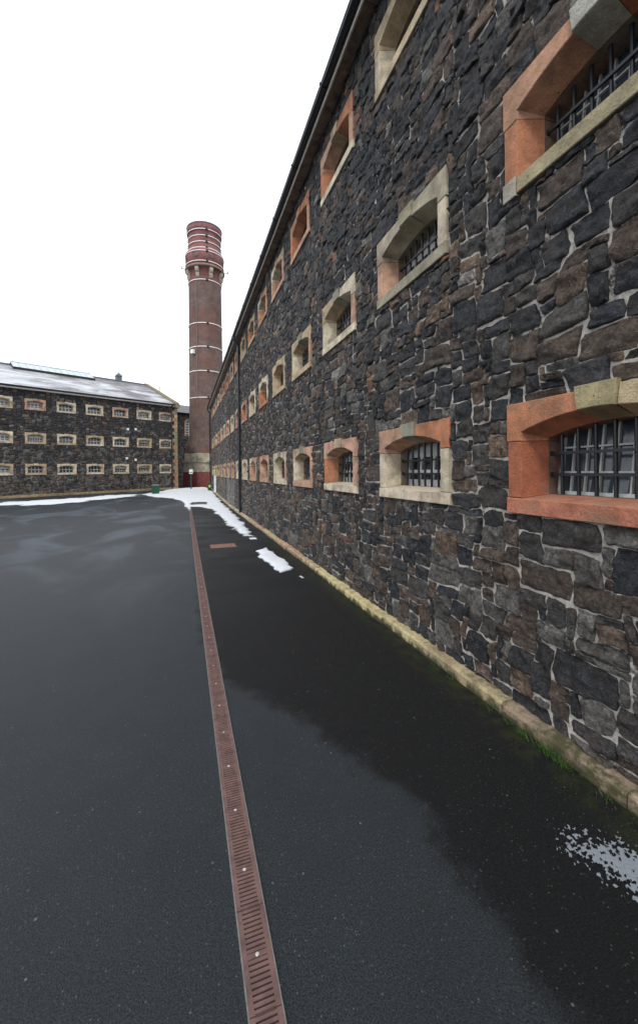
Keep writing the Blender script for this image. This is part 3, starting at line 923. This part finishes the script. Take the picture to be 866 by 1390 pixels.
mb = MB(); mb.tube((-LL, -.37, LH + .01), (.1, -.37, LH + .01), .075, 8)
mb.build("gutter", M['gutter'], left)
mb = MB(); mb.tube((-.62, -.10, .3), (-.62, -.10, LH - .3), .065, 10); mb.tube((-.62, -.10, LH - .3), (-.62, -.36, LH - .05), .065, 10)
mb.build("downpipe", M['gutter'], left)
# raised gable coping with kneeler
mb = MB(); NB = 9
for side in (0, 1):
    for i in range(NB):
        t0, t1 = i / NB, (i + 1) / NB
        def pt(t):
            y = -.36 + (DEP / 2 + .36) * t; z = ze + .14 + (zr - ze) * t
            return (y if side == 0 else DEP - y, z)
        (ya, za), (yb, zb) = pt(t0), pt(t1 - .006)
        c = jit((.25, .21, .14), .2)
        vs = [(-.30, ya, za - .2), (.06, ya, za - .2), (.06, ya, za + .06), (-.30, ya, za + .06), (-.30, yb, zb - .2), (.06, yb, zb - .2), (.06, yb, zb + .06), (-.30, yb, zb + .06)]
        mb.add(vs, [(0,1,2,3),(7,6,5,4),(0,4,5,1),(1,5,6,2),(2,6,7,3),(3,7,4,0)], c)
mb.box(-.34, .08, -.46, .02, LH - .28, LH + .10, (.25, .21, .14))
mb.build("gable_coping", M['sand'], left)
mb = MB(); mb.tube((-.1, 3.4, LH + 1.7), (-.1, 3.4, LH + 2.35), .03, 6); mb.tube((-.28, 3.4, LH + 2.3), (.08, 3.4, LH + 2.3), .02, 6)
mb.build("finial", M['lead'], left)
# glazed roof light along the ridge
mb = MB(); xa, xb = -12.1, -5.75; y0, y1 = DEP / 2 - 1.35, DEP / 2
def rz_(y): return ze + (zr - ze) * (y + .32) / (DEP / 2 + .32)
vs = [(xa, y0, rz_(y0) + .16), (xb, y0, rz_(y0) + .16), (xb, y1, zr + .30), (xa, y1, zr + .30), (xb, DEP - y0, rz_(y0) + .16), (xa, DEP - y0, rz_(y0) + .16)]
mb.add(vs, [(0, 1, 2, 3), (3, 2, 4, 5)])
sk = mb.build("roof_light", M['skyl'], left)
mb = MB()
mb.box(xa - .05, xb + .05, y0 - .06, y0, rz_(y0) - .1, rz_(y0) + .20)
for xe in (xa, xb):
    mb.add([(xe, y0, rz_(y0) - .1), (xe, y1, zr - .1), (xe, DEP - y0, rz_(y0) - .1), (xe, DEP - y0, rz_(y0) + .16), (xe, y1, zr + .30), (xe, y0, rz_(y0) + .16)], [(0, 1, 2, 3, 4, 5)])
mb.build("kerb_frame", M['dark'], sk)
mb = MB()
for i in range(13):
    x = xa + (xb - xa) * i / 12
    mb.tube((x, y0, rz_(y0) + .18), (x, y1, zr + .32), .025, 5)
mb.tube((xa, y1, zr + .32), (xb, y1, zr + .32), .05, 6)
mb.build("glazing_bars", M['ledpale'], sk)
# ridge ventilator
mb = MB(); xv = -3.0; yv = DEP / 2
mb.box(xv - .25, xv + .25, yv - .25, yv + .25, zr - .1, zr + .48)
mb.box(xv - .31, xv + .31, yv - .31, yv + .31, zr + .48, zr + .53)
mb.add([(xv-.3, yv-.3, zr+.53), (xv+.3, yv-.3, zr+.53), (xv+.3, yv+.3, zr+.53), (xv-.3, yv+.3, zr+.53), (xv, yv, zr+.92)], [(0,1,4),(1,2,4),(2,3,4),(3,0,4)])
mb.tube((xv, yv, zr + .85), (xv, yv, zr + 1.15), .025, 5)
mb.build("ridge_vent", M['lead'], left)
for (x, z) in ((-4.74, 5.96), (-4.05, 6.0), (-4.87, 3.33), (-4.09, 3.2)):
    mb = MB(); mb.box(x - .09, x + .09, -.06, 0.0, z - .1, z + .1, (.9, .9, .9))
    mb.tube((x, -.07, z), (x, -.05, z), .05, 8)
    mb.build("wall_vent", M['signw'], left)
for r, (b0, hh) in enumerate(rowsL):
    for k, s in enumerate(colsL):
        base_c = random.choice([CREAM, TAN, CREAM, CREAM]) if r < 2 else random.choice([PINK, (.50, .33, .24), PINK, CREAM])
        cc = tuple(jit(random.choice([base_c, base_c, base_c, TAN, CREAM]), .1) for _ in range(6))
        var = random.choice([3, 3, 1, 2])
        make_window(left, (s, 0, b0), 0, 1.38, hh, cc, False, TM, var)

# remove the bare templates
for o in list(TM.values()):
    bpy.data.objects.remove(o)

# ================================================================ link building behind
P2 = (-.44, 52.93)
lk = empty("link_building", (P2[0], P2[1], 0), RZ)
tag(lk, "narrow dark stone building with a slate roof and round-headed window, behind the brick chimney", "building")
hw = (.62, 1.92, 6.6, 8.85)
def to3_link(X, Y, Z): return np.stack([X - 5, -Z, Y], -1)
rubble("stone_facing", lk, 12, 9.5, [(5 + hw[0], 5 + hw[1], hw[2], hw[3])], 1.25, M['stone'], 31, cw=.14, ch=.12, det=lambda x: 4, to3=to3_link,
       tint=lambda x, y, c, rs: c * .75)
mb = MB(); holed_sheet(mb, 12, 9.5, [(5 + hw[0], 5 + hw[1], hw[2], hw[3])], to3_link, -.2)
mb.add([(7, 0, -.2), (7, 8, -.2), (7, 8, 9.5), (7, 0, 9.5)], [(0, 1, 2, 3)]); mb.add([(-5, 0, -.2), (-5, 8, -.2), (-5, 8, 9.5), (-5, 0, 9.5)], [(3, 2, 1, 0)])
mb.add([(-5, 8, -.2), (7, 8, -.2), (7, 8, 9.5), (-5, 8, 9.5)], [(3, 2, 1, 0)])
mb.build("wall", M['mortar2'], lk)
mb = MB(); mb.add([(-5, -.25, 9.52), (7.2, -.25, 9.52), (7.2, 4, 11.2), (-5, 4, 11.2)], [(0, 1, 2, 3)]); mb.add([(-5, 8.25, 9.52), (7.2, 8.25, 9.52), (7.2, 4, 11.2), (-5, 4, 11.2)], [(3, 2, 1, 0)])
mb.add([(7, 0, 9.5), (7, 8, 9.5), (7, 4, 11.15)], [(0, 1, 2)])
ro = mb.build("roof", M['slate'], lk)
uvquad(ro, [(0, 0), (12, 0), (12, 4.6), (0, 4.6), (0, 4.6), (12, 4.6), (12, 0), (0, 0), (0, 0), (8, 0), (4, 2)])
mb = MB(); mb.tube((-5, -.3, 9.46), (7.2, -.3, 9.46), .08, 8); mb.build("gutter", M['gutter'], lk)
# arched window
mb = MB(); cx = (hw[0] + hw[1]) / 2; wv = (hw[1] - hw[0]) / 2; zs = hw[3] - wv; nA = 12
outer = [(hw[0], hw[2])] + [(hw[0], zs)] + [(cx - wv * cos(pi * k / nA), zs + wv * sin(pi * k / nA)) for k in range(1, nA)] + [(hw[1], zs), (hw[1], hw[2])]
wi = wv - .2
innr = [(cx - wi, hw[2])] + [(cx - wi, zs)] + [(cx - wi * cos(pi * k / nA), zs + wi * sin(pi * k / nA)) for k in range(1, nA)] + [(cx + wi, zs), (cx + wi, hw[2])]
n = len(outer)
for i in range(n - 1):
    c = jit(random.choice([ORANGE, PINK, (.36, .2, .12)]), .15)
    a, b_, c1, d1 = outer[i], outer[i+1], innr[i+1], innr[i]
    mb.add([(a[0], -.05, a[1]), (b_[0], -.05, b_[1]), (c1[0], -.05, c1[1]), (d1[0], -.05, d1[1]), (c1[0], .3, c1[1]), (d1[0], .3, d1[1]), (a[0], .02, a[1]), (b_[0], .02, b_[1])],
           [(0, 1, 2, 3), (3, 2, 4, 5), (0, 6, 7, 1)], c)
# fill the square corners of the opening above the round head
mb.box(hw[0], hw[1], .0, .06, zs + wv - .02, hw[3], (.05, .05, .05))
for sgn in (0, 1):
    pts = [(hw[sgn], hw[3])] + [(x, z) for x, z in (outer[1:2 + nA // 2] if sgn == 0 else outer[1 + nA // 2:n - 1])]
    mb.add([(x, -.004, z) for x, z in pts], [tuple(range(len(pts)))], (.06, .06, .065))
wn = mb.build("window", M['sand'], lk)
mb = MB()
for i in range(3):
    x = cx - wi + 2 * wi * i / 2; mb.box(x - .035, x + .035, .12, .18, hw[2], zs + (wi if i == 1 else 0))
for i in range(6):
    z = hw[2] + (zs + .2 - hw[2]) * i / 5.4; mb.box(cx - wi, cx + wi, .12, .18, z - .05, z + .05)
mb.build("sash", M['white'], wn)
mb = MB(); mb.box(cx - wi - .1, cx + wi + .1, .2, .25, hw[2], hw[3]); mb.build("pane", M['glass_dark'], wn)

# ================================================================ chimney
CX, CY = 2.56, 48.2
ch = empty("chimney_stack", (CX, CY, 0))
tag(ch, "tall round red brick chimney with white steel straps and cream plinth", "chimney")
def lathe_uv(name, prof, matn, n=64, parent=ch, closed_top=False, smooth=True):
    m_ = MB(); m_.lathe(prof, n); o = m_.build(name, matn, parent, smooth)
    me = o.data; l = me.uv_layers.new(name="UVMap"); i = 0
    for a in range(len(prof) - 1):
        for k in range(n):
            R = 1.85; u0 = 2 * pi * R * k / n; u1 = 2 * pi * R * (k + 1) / n
            for uv in ((u0, prof[a][1]), (u1, prof[a][1]), (u1, prof[a+1][1]), (u0, prof[a+1][1])):
                l.data[i].uv = uv; i += 1
    return o
def rad(z):     # shaft radius: flared foot, faint taper
    if z < 6.4: return 1.93 + (6.4 - z) / 2.3 * .52
    return 1.93 - (z - 6.4) * .0062
lathe_uv("shaft", [(rad(z), z) for z in np.linspace(4.1, 6.4, 6)] + [(rad(z), z) for z in np.linspace(6.6, 23.6, 30)], M['brick'])
crown = [(1.84, 23.6), (1.84, 25.2), (1.98, 25.25), (2.08, 25.34)]
crown = crown[:2]
lathe_uv("crown", [(1.83, 23.55), (1.83, 25.15), (2.12, 25.2), (2.16, 26.95), (2.05, 27.1), (1.86, 27.25), (1.83, 28.4), (1.84, 29.2), (1.90, 29.35), (1.97, 29.45), (1.97, 30.0), (1.7, 30.0), (1.65, 29.0), (1.6, 20)], M['brickred'])
lathe_uv("ledge", [(1.84, 25.06), (2.20, 25.10), (2.23, 25.14), (2.23, 25.30), (2.20, 25.34), (2.13, 25.35)], M['ledge'])
lathe_uv("rim", [(1.975, 29.98), (2.0, 30.0), (2.0, 30.12), (1.6, 30.14), (1.6, 29.9)], M['lead'])
nC = 8
for k in range(nC):
    t = atan2(-CY, -CX) + radians(20) + 2 * pi * k / nC
    m_ = MB()
    pr = [(1.80, 23.85), (1.93, 23.92), (2.00, 24.15), (2.00, 24.38), (1.95, 24.42), (2.08, 24.55), (2.15, 24.75), (2.15, 25.0), (1.8, 25.02)]
    vs = [(r, -.19, z) for r, z in pr] + [(r, .19, z) for r, z in pr]
    q = len(pr); m_.add(vs, [tuple(range(q)), tuple(reversed(range(q, 2*q)))] + [(i, i + q, (i + 1) % q + q, (i + 1) % q) for i in range(q)])
    o = m_.build("corbel", M['corbel'], ch); o.rotation_euler = (0, 0, t)
    m_ = MB(); m_.tube((2.05, 0, 26.3), (2.19, 0, 26.3), .25, 14); m_.tube((2.18, 0, 26.3), (2.21, 0, 26.3), .15, 12)
    if k % 1 == 0:
        o = m_.build("roundel", M['roundel'], ch); o.rotation_euler = (0, 0, t)
bands = [(29.15, 1.90), (28.55, 1.845), (27.85, 1.85), (27.14, 2.03), (26.7, 2.17), (25.62, 2.16), (23.71, 1.845)]
bands = [(29.30, 1.93), (28.62, 1.86), (27.92, 1.87), (27.2, 1.96), (26.75, 2.17), (25.62, 2.155), (23.66, 1.85)] + [(z, rad(z) + .02) for z in (18.78, 16.12, 13.39, 10.39)]
CT = atan2(-CY, -CX) + .12
for z, r in bands:
    m_ = MB(); hb = .045; n = 64
    m_.lathe([(r, z - hb), (r + .03, z - hb), (r + .03, z + hb), (r, z + hb)], n)
    st = m_.build("strap", M['strap'], ch)
    m_ = MB(); m_.box(r, r + .09, -.12, .12, z - .10, z + .10)
    cl = m_.build("clamp", M['black'], st); cl.rotation_euler = (0, 0, CT)
m_ = MB(); t0 = atan2(-CY, -CX) - .52
for z0, z1 in [(4.2, 6.4), (6.4, 15), (15, 23.6)]:
    m_.tube(((rad(z0) + .05) * cos(t0), (rad(z0) + .05) * sin(t0), z0), ((rad(z1) + .05) * cos(t0), (rad(z1) + .05) * sin(t0), z1), .035, 6)
m_.build("lightning_rod", M['zinc'], ch)
m_ = MB(); m_.box(1.92, 2.25, -.2, .2, 15.3, 15.75); o = m_.build("flood_lamp", M['signw'], ch); o.rotation_euler = (0, 0, atan2(-CY, -CX) - .75)
for s_ in (-1, 1):
    m_ = MB(); a_ = atan2(-CY, -CX) + s_ * pi / 2
    m_.tube((2.1 * cos(a_), 2.1 * sin(a_), 25.4), (2.6 * cos(a_), 2.6 * sin(a_), 25.5), .035, 6); m_.tube((2.6 * cos(a_), 2.6 * sin(a_), 25.4), (2.6 * cos(a_), 2.6 * sin(a_), 25.75), .06, 6)
    m_.build("aerial", M['zinc'], ch)
# octagonal render plinth
def octo(name, prof, matn):
    m_ = MB(); m_.lathe(prof, 8); o = m_.build(name, matn, ch); o.rotation_euler = (0, 0, radians(22.5) - radians(3)); return o
octo("plinth_cap", [(2.45, 4.14), (2.62, 4.12), (2.66, 3.35), (2.66, 3.3)], M['plinth'])
pc = octo("plinth_ledge", [(2.4, 3.32), (2.95, 3.28), (2.95, 3.08), (2.6, 3.06)], M['plinth'])
octo("plinth_wall", [(2.78, 3.1), (2.80, 2.02)], M['plinth'])
octo("painted_base", [(2.80, 2.03), (2.84, 2.02), (2.86, .1)], M['red'])
m_ = MB(); m_.box(2.55, 2.76, -.6, .75, 3.285, 3.40); o = m_.build("snow_cap", M['snow'], ch); o.rotation_euler = (0, 0, atan2(-CY, -CX) + .22)
for p in o.data.color_attributes[0].data: p.color = (1, 1, 1, 1)

# ================================================================ ground
mb = MB()
ysl = [-400, -40, -10, 0, 10, 20, 24, 26, 30, 34, 38, 42, 60, 400, 1500]; xsl = [-1500, -300, -60, -20, -5, 0, 3, 20, 60, 300, 1500]
for j in range(len(ysl) - 1):
    for i in range(len(xsl) - 1):
        vs = [(xsl[i], ysl[j]), (xsl[i+1], ysl[j]), (xsl[i+1], ysl[j+1]), (xsl[i], ysl[j+1])]
        mb.add([(x, y, float(gz(y))) for x, y in vs], [(0, 1, 2, 3)])
g_ = mb.build("ground", M['asphalt']); tag(g_, kind="structure")

# ---------------------------------------------------------------- snow patches
def snow_patch(name, polys, cell, thick, rag, label, nz=2.0, holes=(), spec=None, seed=0, kmax=1.0):
    pts = np.array([p for q in polys for p in q]); x0, y0 = pts.min(0) - .4; x1, y1 = pts.max(0) + .4
    nx = int((x1 - x0) / cell) + 1; ny = int((y1 - y0) / cell) + 1
    X, Y = np.meshgrid(np.linspace(x0, x1, nx), np.linspace(y0, y1, ny), indexing='ij')
    def sdf(poly):
        P = np.array(poly); d = np.full(X.shape, 1e9); ins = np.zeros(X.shape, bool)
        for a, b in zip(P, np.roll(P, -1, 0)):
            ex, ey = b - a; wx, wy = X - a[0], Y - a[1]
            t = np.clip((wx * ex + wy * ey) / (ex * ex + ey * ey), 0, 1)
            d = np.minimum(d, np.hypot(wx - ex * t, wy - ey * t))
            c = ((a[1] > Y) != (b[1] > Y)) & (X < (b[0] - a[0]) * (Y - a[1]) / ((b[1] - a[1]) or 1e-9) + a[0])
            ins ^= c
        return np.where(ins, d, -d)
    S = np.max([sdf(p) for p in polys], 0)
    for h in holes: S = np.minimum(S, -sdf(h))
    S = S + rag * fbm(X * nz + seed, Y * nz + 3, 4)
    if spec is not None: S = S + spec * fbm(X * nz * 9, Y * nz * 9 + 5, 3)
    Hh = thick * (1 - np.exp(-np.maximum(S, 0) / (rag * .5 + .01))) * (1 + .4 * fbm(X * 3, Y * 3, 3)) - .004 * (S <= 0)
    Zz = gz(Y) + Hh + .003
    keep = S > -cell * .3
    idx = -np.ones(X.shape, int)
    fm = keep[:-1, :-1] | keep[1:, :-1] | keep[1:, 1:] | keep[:-1, 1:]
    fm &= (S[:-1, :-1] > -cell) & (S[1:, 1:] > -cell)
    used = np.zeros(X.shape, bool)
    used[:-1, :-1] |= fm; used[1:, :-1] |= fm; used[1:, 1:] |= fm; used[:-1, 1:] |= fm
    idx[used] = np.arange(used.sum())
    Zz = np.where(S <= 0, gz(Y) - .006, Zz)
    V = np.stack([X[used], Y[used], Zz[used]], -1)
    I, J = np.nonzero(fm)
    F = np.stack([idx[I, J], idx[I+1, J], idx[I+1, J+1], idx[I, J+1]], -1)
    me = bpy.data.meshes.new(name); me.from_pydata(V.tolist(), [], F.tolist())
    me.polygons.foreach_set("use_smooth", [True] * len(F))
    ca = me.color_attributes.new("Col", 'FLOAT_COLOR', 'POINT')
    k = np.clip(S[used] / (rag * .35 + .01) + .15, 0, 1) * kmax
    ca.data.foreach_set("color", np.stack([k, k, k, np.ones_like(k)], -1).astype(np.float32).ravel())
    me.materials.append(M['snow'])
    o = link(bpy.data.objects.new(name, me)); tag(o, label, "snow", kind="stuff")
    return o
main = [(-2.29, 32.5), (-0.85, 30.56), (-0.12, 27.82), (0.11, 23.76), (0.25, 21.04), (0.39, 24.1), (0.78, 23.93), (1.45, 21.89), (1.49, 17.58), (1.61, 14.34), (1.71, 12.41), (1.98, 12.3), (2.12, 14.58), (2.18, 18.34), (2.26, 25.58), (2.38, 36.47), (2.3, 41.41), (2.0, 45), (-0.16, 43.5), (-1.2, 41.6), (-2.3, 38.2), (-3.3, 35.5)]
snow_patch("snow", [main], .07, .035, .22, "long snow drift covering the far end of the drain and the chimney foot", 2.2, holes=[[(.45, 25.3), (1.25, 25.2), (1.35, 26.8), (.5, 26.9)]])
snow_patch("snow", [[(-10.2, 28.8), (-8.3, 28.6), (-6.7, 29.8), (-4.9, 31.7), (-3.2, 35.0), (-3.0, 36.4), (-5.0, 35.9), (-8.2, 33.3), (-11.78, 31.4), (-24, 25.0), (-24, 23.5), (-14, 27.8)]], .08, .02, .9, "ragged thawing snow strip along the foot of the left block", 1.0, seed=4, spec=.55)
snow_patch("snow", [[(1.70, 9.96), (1.98, 10.27), (2.07, 9.64), (2.12, 8.38), (2.02, 7.81), (1.78, 7.70), (1.72, 8.45), (1.62, 9.17)]], .022, .03, .10, "small white snow patch beside the wall, alone on black asphalt", 4.0, seed=9)
snow_patch("snow", [[(1.95, 1.62), (2.05, 1.59), (2.10, 1.50), (2.20, 1.40), (2.28, 1.25), (2.24, 1.0), (2.06, 1.1), (1.99, 1.30), (1.93, 1.41), (1.88, 1.52)]], .005, .0025, .07, "thin speckled melting snow nearest the camera by the grass", 9, spec=.24, seed=2, kmax=.14)
snow_patch("snow", [[(1.80, 12.05), (2.02, 12.0), (2.0, 11.75), (1.82, 11.8)], [(2.02, 7.3), (2.10, 7.32), (2.12, 7.14), (2.04, 7.12)]],
           .02, .010, .05, "tiny leftover snow crumbs around the small patch by the wall", 6, seed=12)

# ---------------------------------------------------------------- drainage channel
dr = empty("drainage_channel", (.262, 0, 0))
tag(dr, "long rust-red slotted drain channel running straight up the asphalt yard", "drain")
def dx(y): return .0 + max(0, y - 10) * .0022
mb = MB(); ys_ = list(np.arange(-2, 10.01, 1)) + list(np.arange(12, 34.1, 2))
for y0, y1 in zip(ys_[:-1], ys_[1:]):
    for a, b_ in ((-.066, -.060), (.060, .066)):
        z0, z1 = float(gz(y0)), float(gz(y1))
        mb.add([(a + dx(y0), y0, z0 + .007), (b_ + dx(y0), y0, z0 + .007), (b_ + dx(y1), y1, z1 + .007), (a + dx(y1), y1, z1 + .007),
                (a + dx(y0), y0, z0 - .01), (b_ + dx(y0), y0, z0 - .01), (b_ + dx(y1), y1, z1 - .01), (a + dx(y1), y1, z1 - .01)], [(0,1,2,3), (4,0,3,7), (1,5,6,2)])
mb.build("frame", M['zinc'], dr)
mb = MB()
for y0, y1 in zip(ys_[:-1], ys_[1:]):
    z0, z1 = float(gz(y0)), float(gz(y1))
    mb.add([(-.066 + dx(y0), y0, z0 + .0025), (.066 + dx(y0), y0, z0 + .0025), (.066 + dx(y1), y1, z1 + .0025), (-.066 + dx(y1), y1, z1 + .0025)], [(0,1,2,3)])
mb.build("channel_shade", M['slot_shade'], dr)  # shade inside the channel painted as a near-black sheet under the bars
gm = MB(); SL = .37; pitch = .0192; npb = 19
gm.box(-.0595, -.040, .002, SL - .002, .003, .0085); gm.box(.040, .0595, .002, SL - .002, .003, .0085)
for i in range(npb):
    y = SL * (i + .5) / npb; hb = .0062 if i != 9 else .0095
    gm.box(-.040, .040, y - hb, y + hb, .003, .0082)
gm.box(-.040, .040, .002, .005, .003, .0082); gm.box(-.040, .040, SL - .005, SL - .002, .003, .0082)
g0 = gm.build("grate", M['rust'], dr)
bm_ = MB(); bm_.tube((0, SL / 2, .008), (0, SL / 2, .0108), .0048, 10); bm_.tube((0, SL / 2, .0083), (0, SL / 2, .0086), .008, 12)
b0_ = bm_.build("bolt", M['bolt'], g0)
nG = 84
for i in range(nG):
    y = -1.5 + SL * i
    if i == 0: g1 = g0; bb_ = b0_
    else:
        g1 = copy_obj(g0, dr); bb_ = copy_obj(b0_, g1)
    g1.location = (dx(y), y, float(gz(y)))
    g1.rotation_euler = (math.atan2(float(gz(y + SL) - gz(y)), SL), 0, 0)

# ---------------------------------------------------------------- manhole covers
def manhole(x, y, w, l, label):
    o = empty("manhole_cover", (x, y, float(gz(y)))); tag(o, label, "manhole cover")
    m_ = MB(); m_.box(-w/2, w/2, -l/2, l/2, .001, .010)
    for i in range(7):
        for j in range(4):
            xx = -w/2 + w * (i + .5) / 7; yy = -l/2 + l * (j + .5) / 4
            m_.box(xx - w * .045, xx + w * .045, yy - l * .06, yy + l * .06, .010, .0135)
    m_.build("lid", M['man'], o)
    m_ = MB(); e = .03
    m_.box(-w/2-e, w/2+e, -l/2-e, -l/2-.004, .001, .009); m_.box(-w/2-e, w/2+e, l/2+.004, l/2+e, .001, .009)
    m_.box(-w/2-e, -w/2-.004, -l/2-.004, l/2+.004, .001, .009); m_.box(w/2+.004, w/2+e, -l/2-.004, l/2+.004, .001, .009)
    m_.build("frame", M['rust'], o)
    return o
manhole(.97, 11.0, .62, .50, "rusty rectangular cover on bare asphalt between drain and wall, nearer one")
manhole(.92, 25.9, .75, .60, "farther rusty cover, half ringed by snow near the chimney")

# ---------------------------------------------------------------- bins
def bin_(x, y, w, d, h, label, lid=None, sticker=False, rz=0):
    o = empty("waste_bin", (x, y, float(gz(y))), rz); tag(o, label, "bin")
    m_ = MB(); t = .03
    vs = [(-w/2+t, -d/2+t, .04), (w/2-t, -d/2+t, .04), (w/2-t, d/2-t, .04), (-w/2+t, d/2-t, .04), (-w/2, -d/2, h*.86), (w/2, -d/2, h*.86), (w/2, d/2, h*.86), (-w/2, d/2, h*.86)]
    m_.add(vs, [(0,3,2,1),(4,5,6,7),(0,1,5,4),(1,2,6,5),(2,3,7,6),(3,0,4,7)])
    for k in range(3): m_.box(-w/2 + .06 + k * (w - .16) / 2, -w/2 + .10 + k * (w - .16) / 2, -d/2 - .012, -d/2 + .02, .1, h * .8)
    m_.build("body", M['green'], o)
    m_ = MB(); m_.box(-w/2-.02, w/2+.02, -d/2-.02, d/2+.02, h*.86, h*.92)
    m_.add([(-w/2, -d/2, h*.92), (w/2, -d/2, h*.92), (w/2, d/2, h*.92), (-w/2, d/2, h*.92), (-w/2+.06, 0, h), (w/2-.06, 0, h)], [(0,1,5,4),(2,3,4,5),(1,2,5),(3,0,4)])
    m_.build("lid", lid or M['green'], o)
    if sticker:
        m_ = MB(); m_.box(-.08, .08, -d/2-.02, -d/2-.012, h*.4, h*.68); m_.build("sticker", M['yellow'], o)
    return o
bin_(-2.27, 35.6, .56, .5, .80, "green bin with pale lid in front of the left block", M['zinc'], rz=.25)
bin_(2.2, 38.0, .36, .36, .78, "small green bin with yellow sticker at the far foot of the long wall", sticker=True)

# ---------------------------------------------------------------- sign post
sg = empty("sign_post", (.63, 40.9, float(gz(40.9)))); tag(sg, "green post carrying a small white sign in front of the red chimney base", "sign")
m_ = MB(); m_.tube((0, 0, -.02), (0, 0, 1.75), .055, 10); m_.tube((0, 0, 1.75), (0, 0, 1.80), .07, 10); m_.tube((0, 0, -.02), (0, 0, .06), .10, 10); m_.build("post", M['greenpost'], sg)
m_ = MB(); m_.box(-.17, .17, -.09, -.06, 1.50, 1.95); m_.build("panel", M['signw'], sg)
m_ = MB(); m_.box(-.13, .13, -.096, -.0902, 1.60, 1.68); m_.build("panel_stripe", M['signg'], sg)

# ---------------------------------------------------------------- grass at the wall foot
rg = random.Random(9)
mb = MB()
def clump(y, n, hmax, spread):
    for _ in range(n):
        by = y + rg.gauss(0, spread); bx_ = WX - .155 - abs(rg.gauss(0, .022)); z0 = float(gz(by))
        h = hmax * rg.uniform(.3, 1); a = rg.uniform(0, 2 * pi); ln = h * rg.uniform(.3, 1.0); wd = rg.uniform(.0012, .0028)
        dx_, dy_ = cos(a) * ln, sin(a) * ln
        if dx_ > 0: dx_ = -dx_ * .7
        px_, py_ = -sin(a) * wd, cos(a) * wd
        p0 = (bx_, by, z0); p1 = (bx_ + dx_ * .4, by + dy_ * .4, z0 + h * .7); p2 = (bx_ + dx_, by + dy_, z0 + h * rg.uniform(.6, 1.0))
        g1 = rg.uniform(.7, 1.3)
        mb.add([(p0[0]-px_, p0[1]-py_, p0[2]), (p0[0]+px_, p0[1]+py_, p0[2]), (p1[0]+px_*.8, p1[1]+py_*.8, p1[2]), (p1[0]-px_*.8, p1[1]-py_*.8, p1[2]), p2], [(0,1,2,3), (3,2,4)], (g1, g1, g1))
for y, n, hm in ((1.72, 25, .05), (1.98, 70, .085), (2.07, 110, .11), (2.16, 60, .07), (2.33, 60, .08), (2.48, 20, .05), (2.7, 14, .04), (1.45, 25, .05), (1.3, 20, .05), (3.2, 22, .035), (3.46, 24, .035), (4.9, 14, .03), (6.5, 10, .03)):
    clump(y, n, hm, .035)
gr = mb.build("grass", M['grass']); tag(gr, "short green grass tufts growing along the mossy foot of the right wall", "grass", kind="stuff")

# ---------------------------------------------------------------- light
w = bpy.data.worlds.new("World"); scene.world = w; w.use_nodes = True
nt = w.node_tree; bg = nt.nodes["Background"]
SUN_EL, SUN_AZ = radians(50), radians(212)      # azimuth clockwise from +Y
sky = nt.nodes.new('ShaderNodeTexSky'); sky.sky_type = 'NISHITA'; sky.sun_disc = False
sky.sun_elevation = SUN_EL; sky.sun_rotation = SUN_AZ; sky.dust_density = 4
hs = nt.nodes.new('ShaderNodeHueSaturation'); hs.inputs['Saturation'].default_value = .25
nt.links.new(sky.outputs[0], hs.inputs['Color'])
mx = nt.nodes.new('ShaderNodeMix'); mx.data_type = 'RGBA'; mx.inputs[0].default_value = .88
nt.links.new(hs.outputs[0], mx.inputs[6]); mx.inputs[7].default_value = (13.5, 14.0, 14.8, 1)     # cloud layer
nt.links.new(mx.outputs[2], bg.inputs['Color']); bg.inputs['Strength'].default_value = .115
sd = bpy.data.lights.new("sun", 'SUN'); sd.energy = 1.5; sd.angle = radians(10); sd.color = (1, .96, .9)
so = bpy.data.objects.new("sun", sd); link(so)
dvec = Vector((sin(SUN_AZ) * cos(SUN_EL), cos(SUN_AZ) * cos(SUN_EL), sin(SUN_EL)))
so.rotation_euler = dvec.to_track_quat('Z', 'Y').to_euler()

scene.view_settings.view_transform = 'Standard'
scene.view_settings.look = 'None'
scene.view_settings.exposure = 0.0
scene.view_settings.gamma = 1.0
scene.view_settings.use_curve_mapping = False
scene.render.engine = 'CYCLES'
scene.cycles.max_bounces = 6
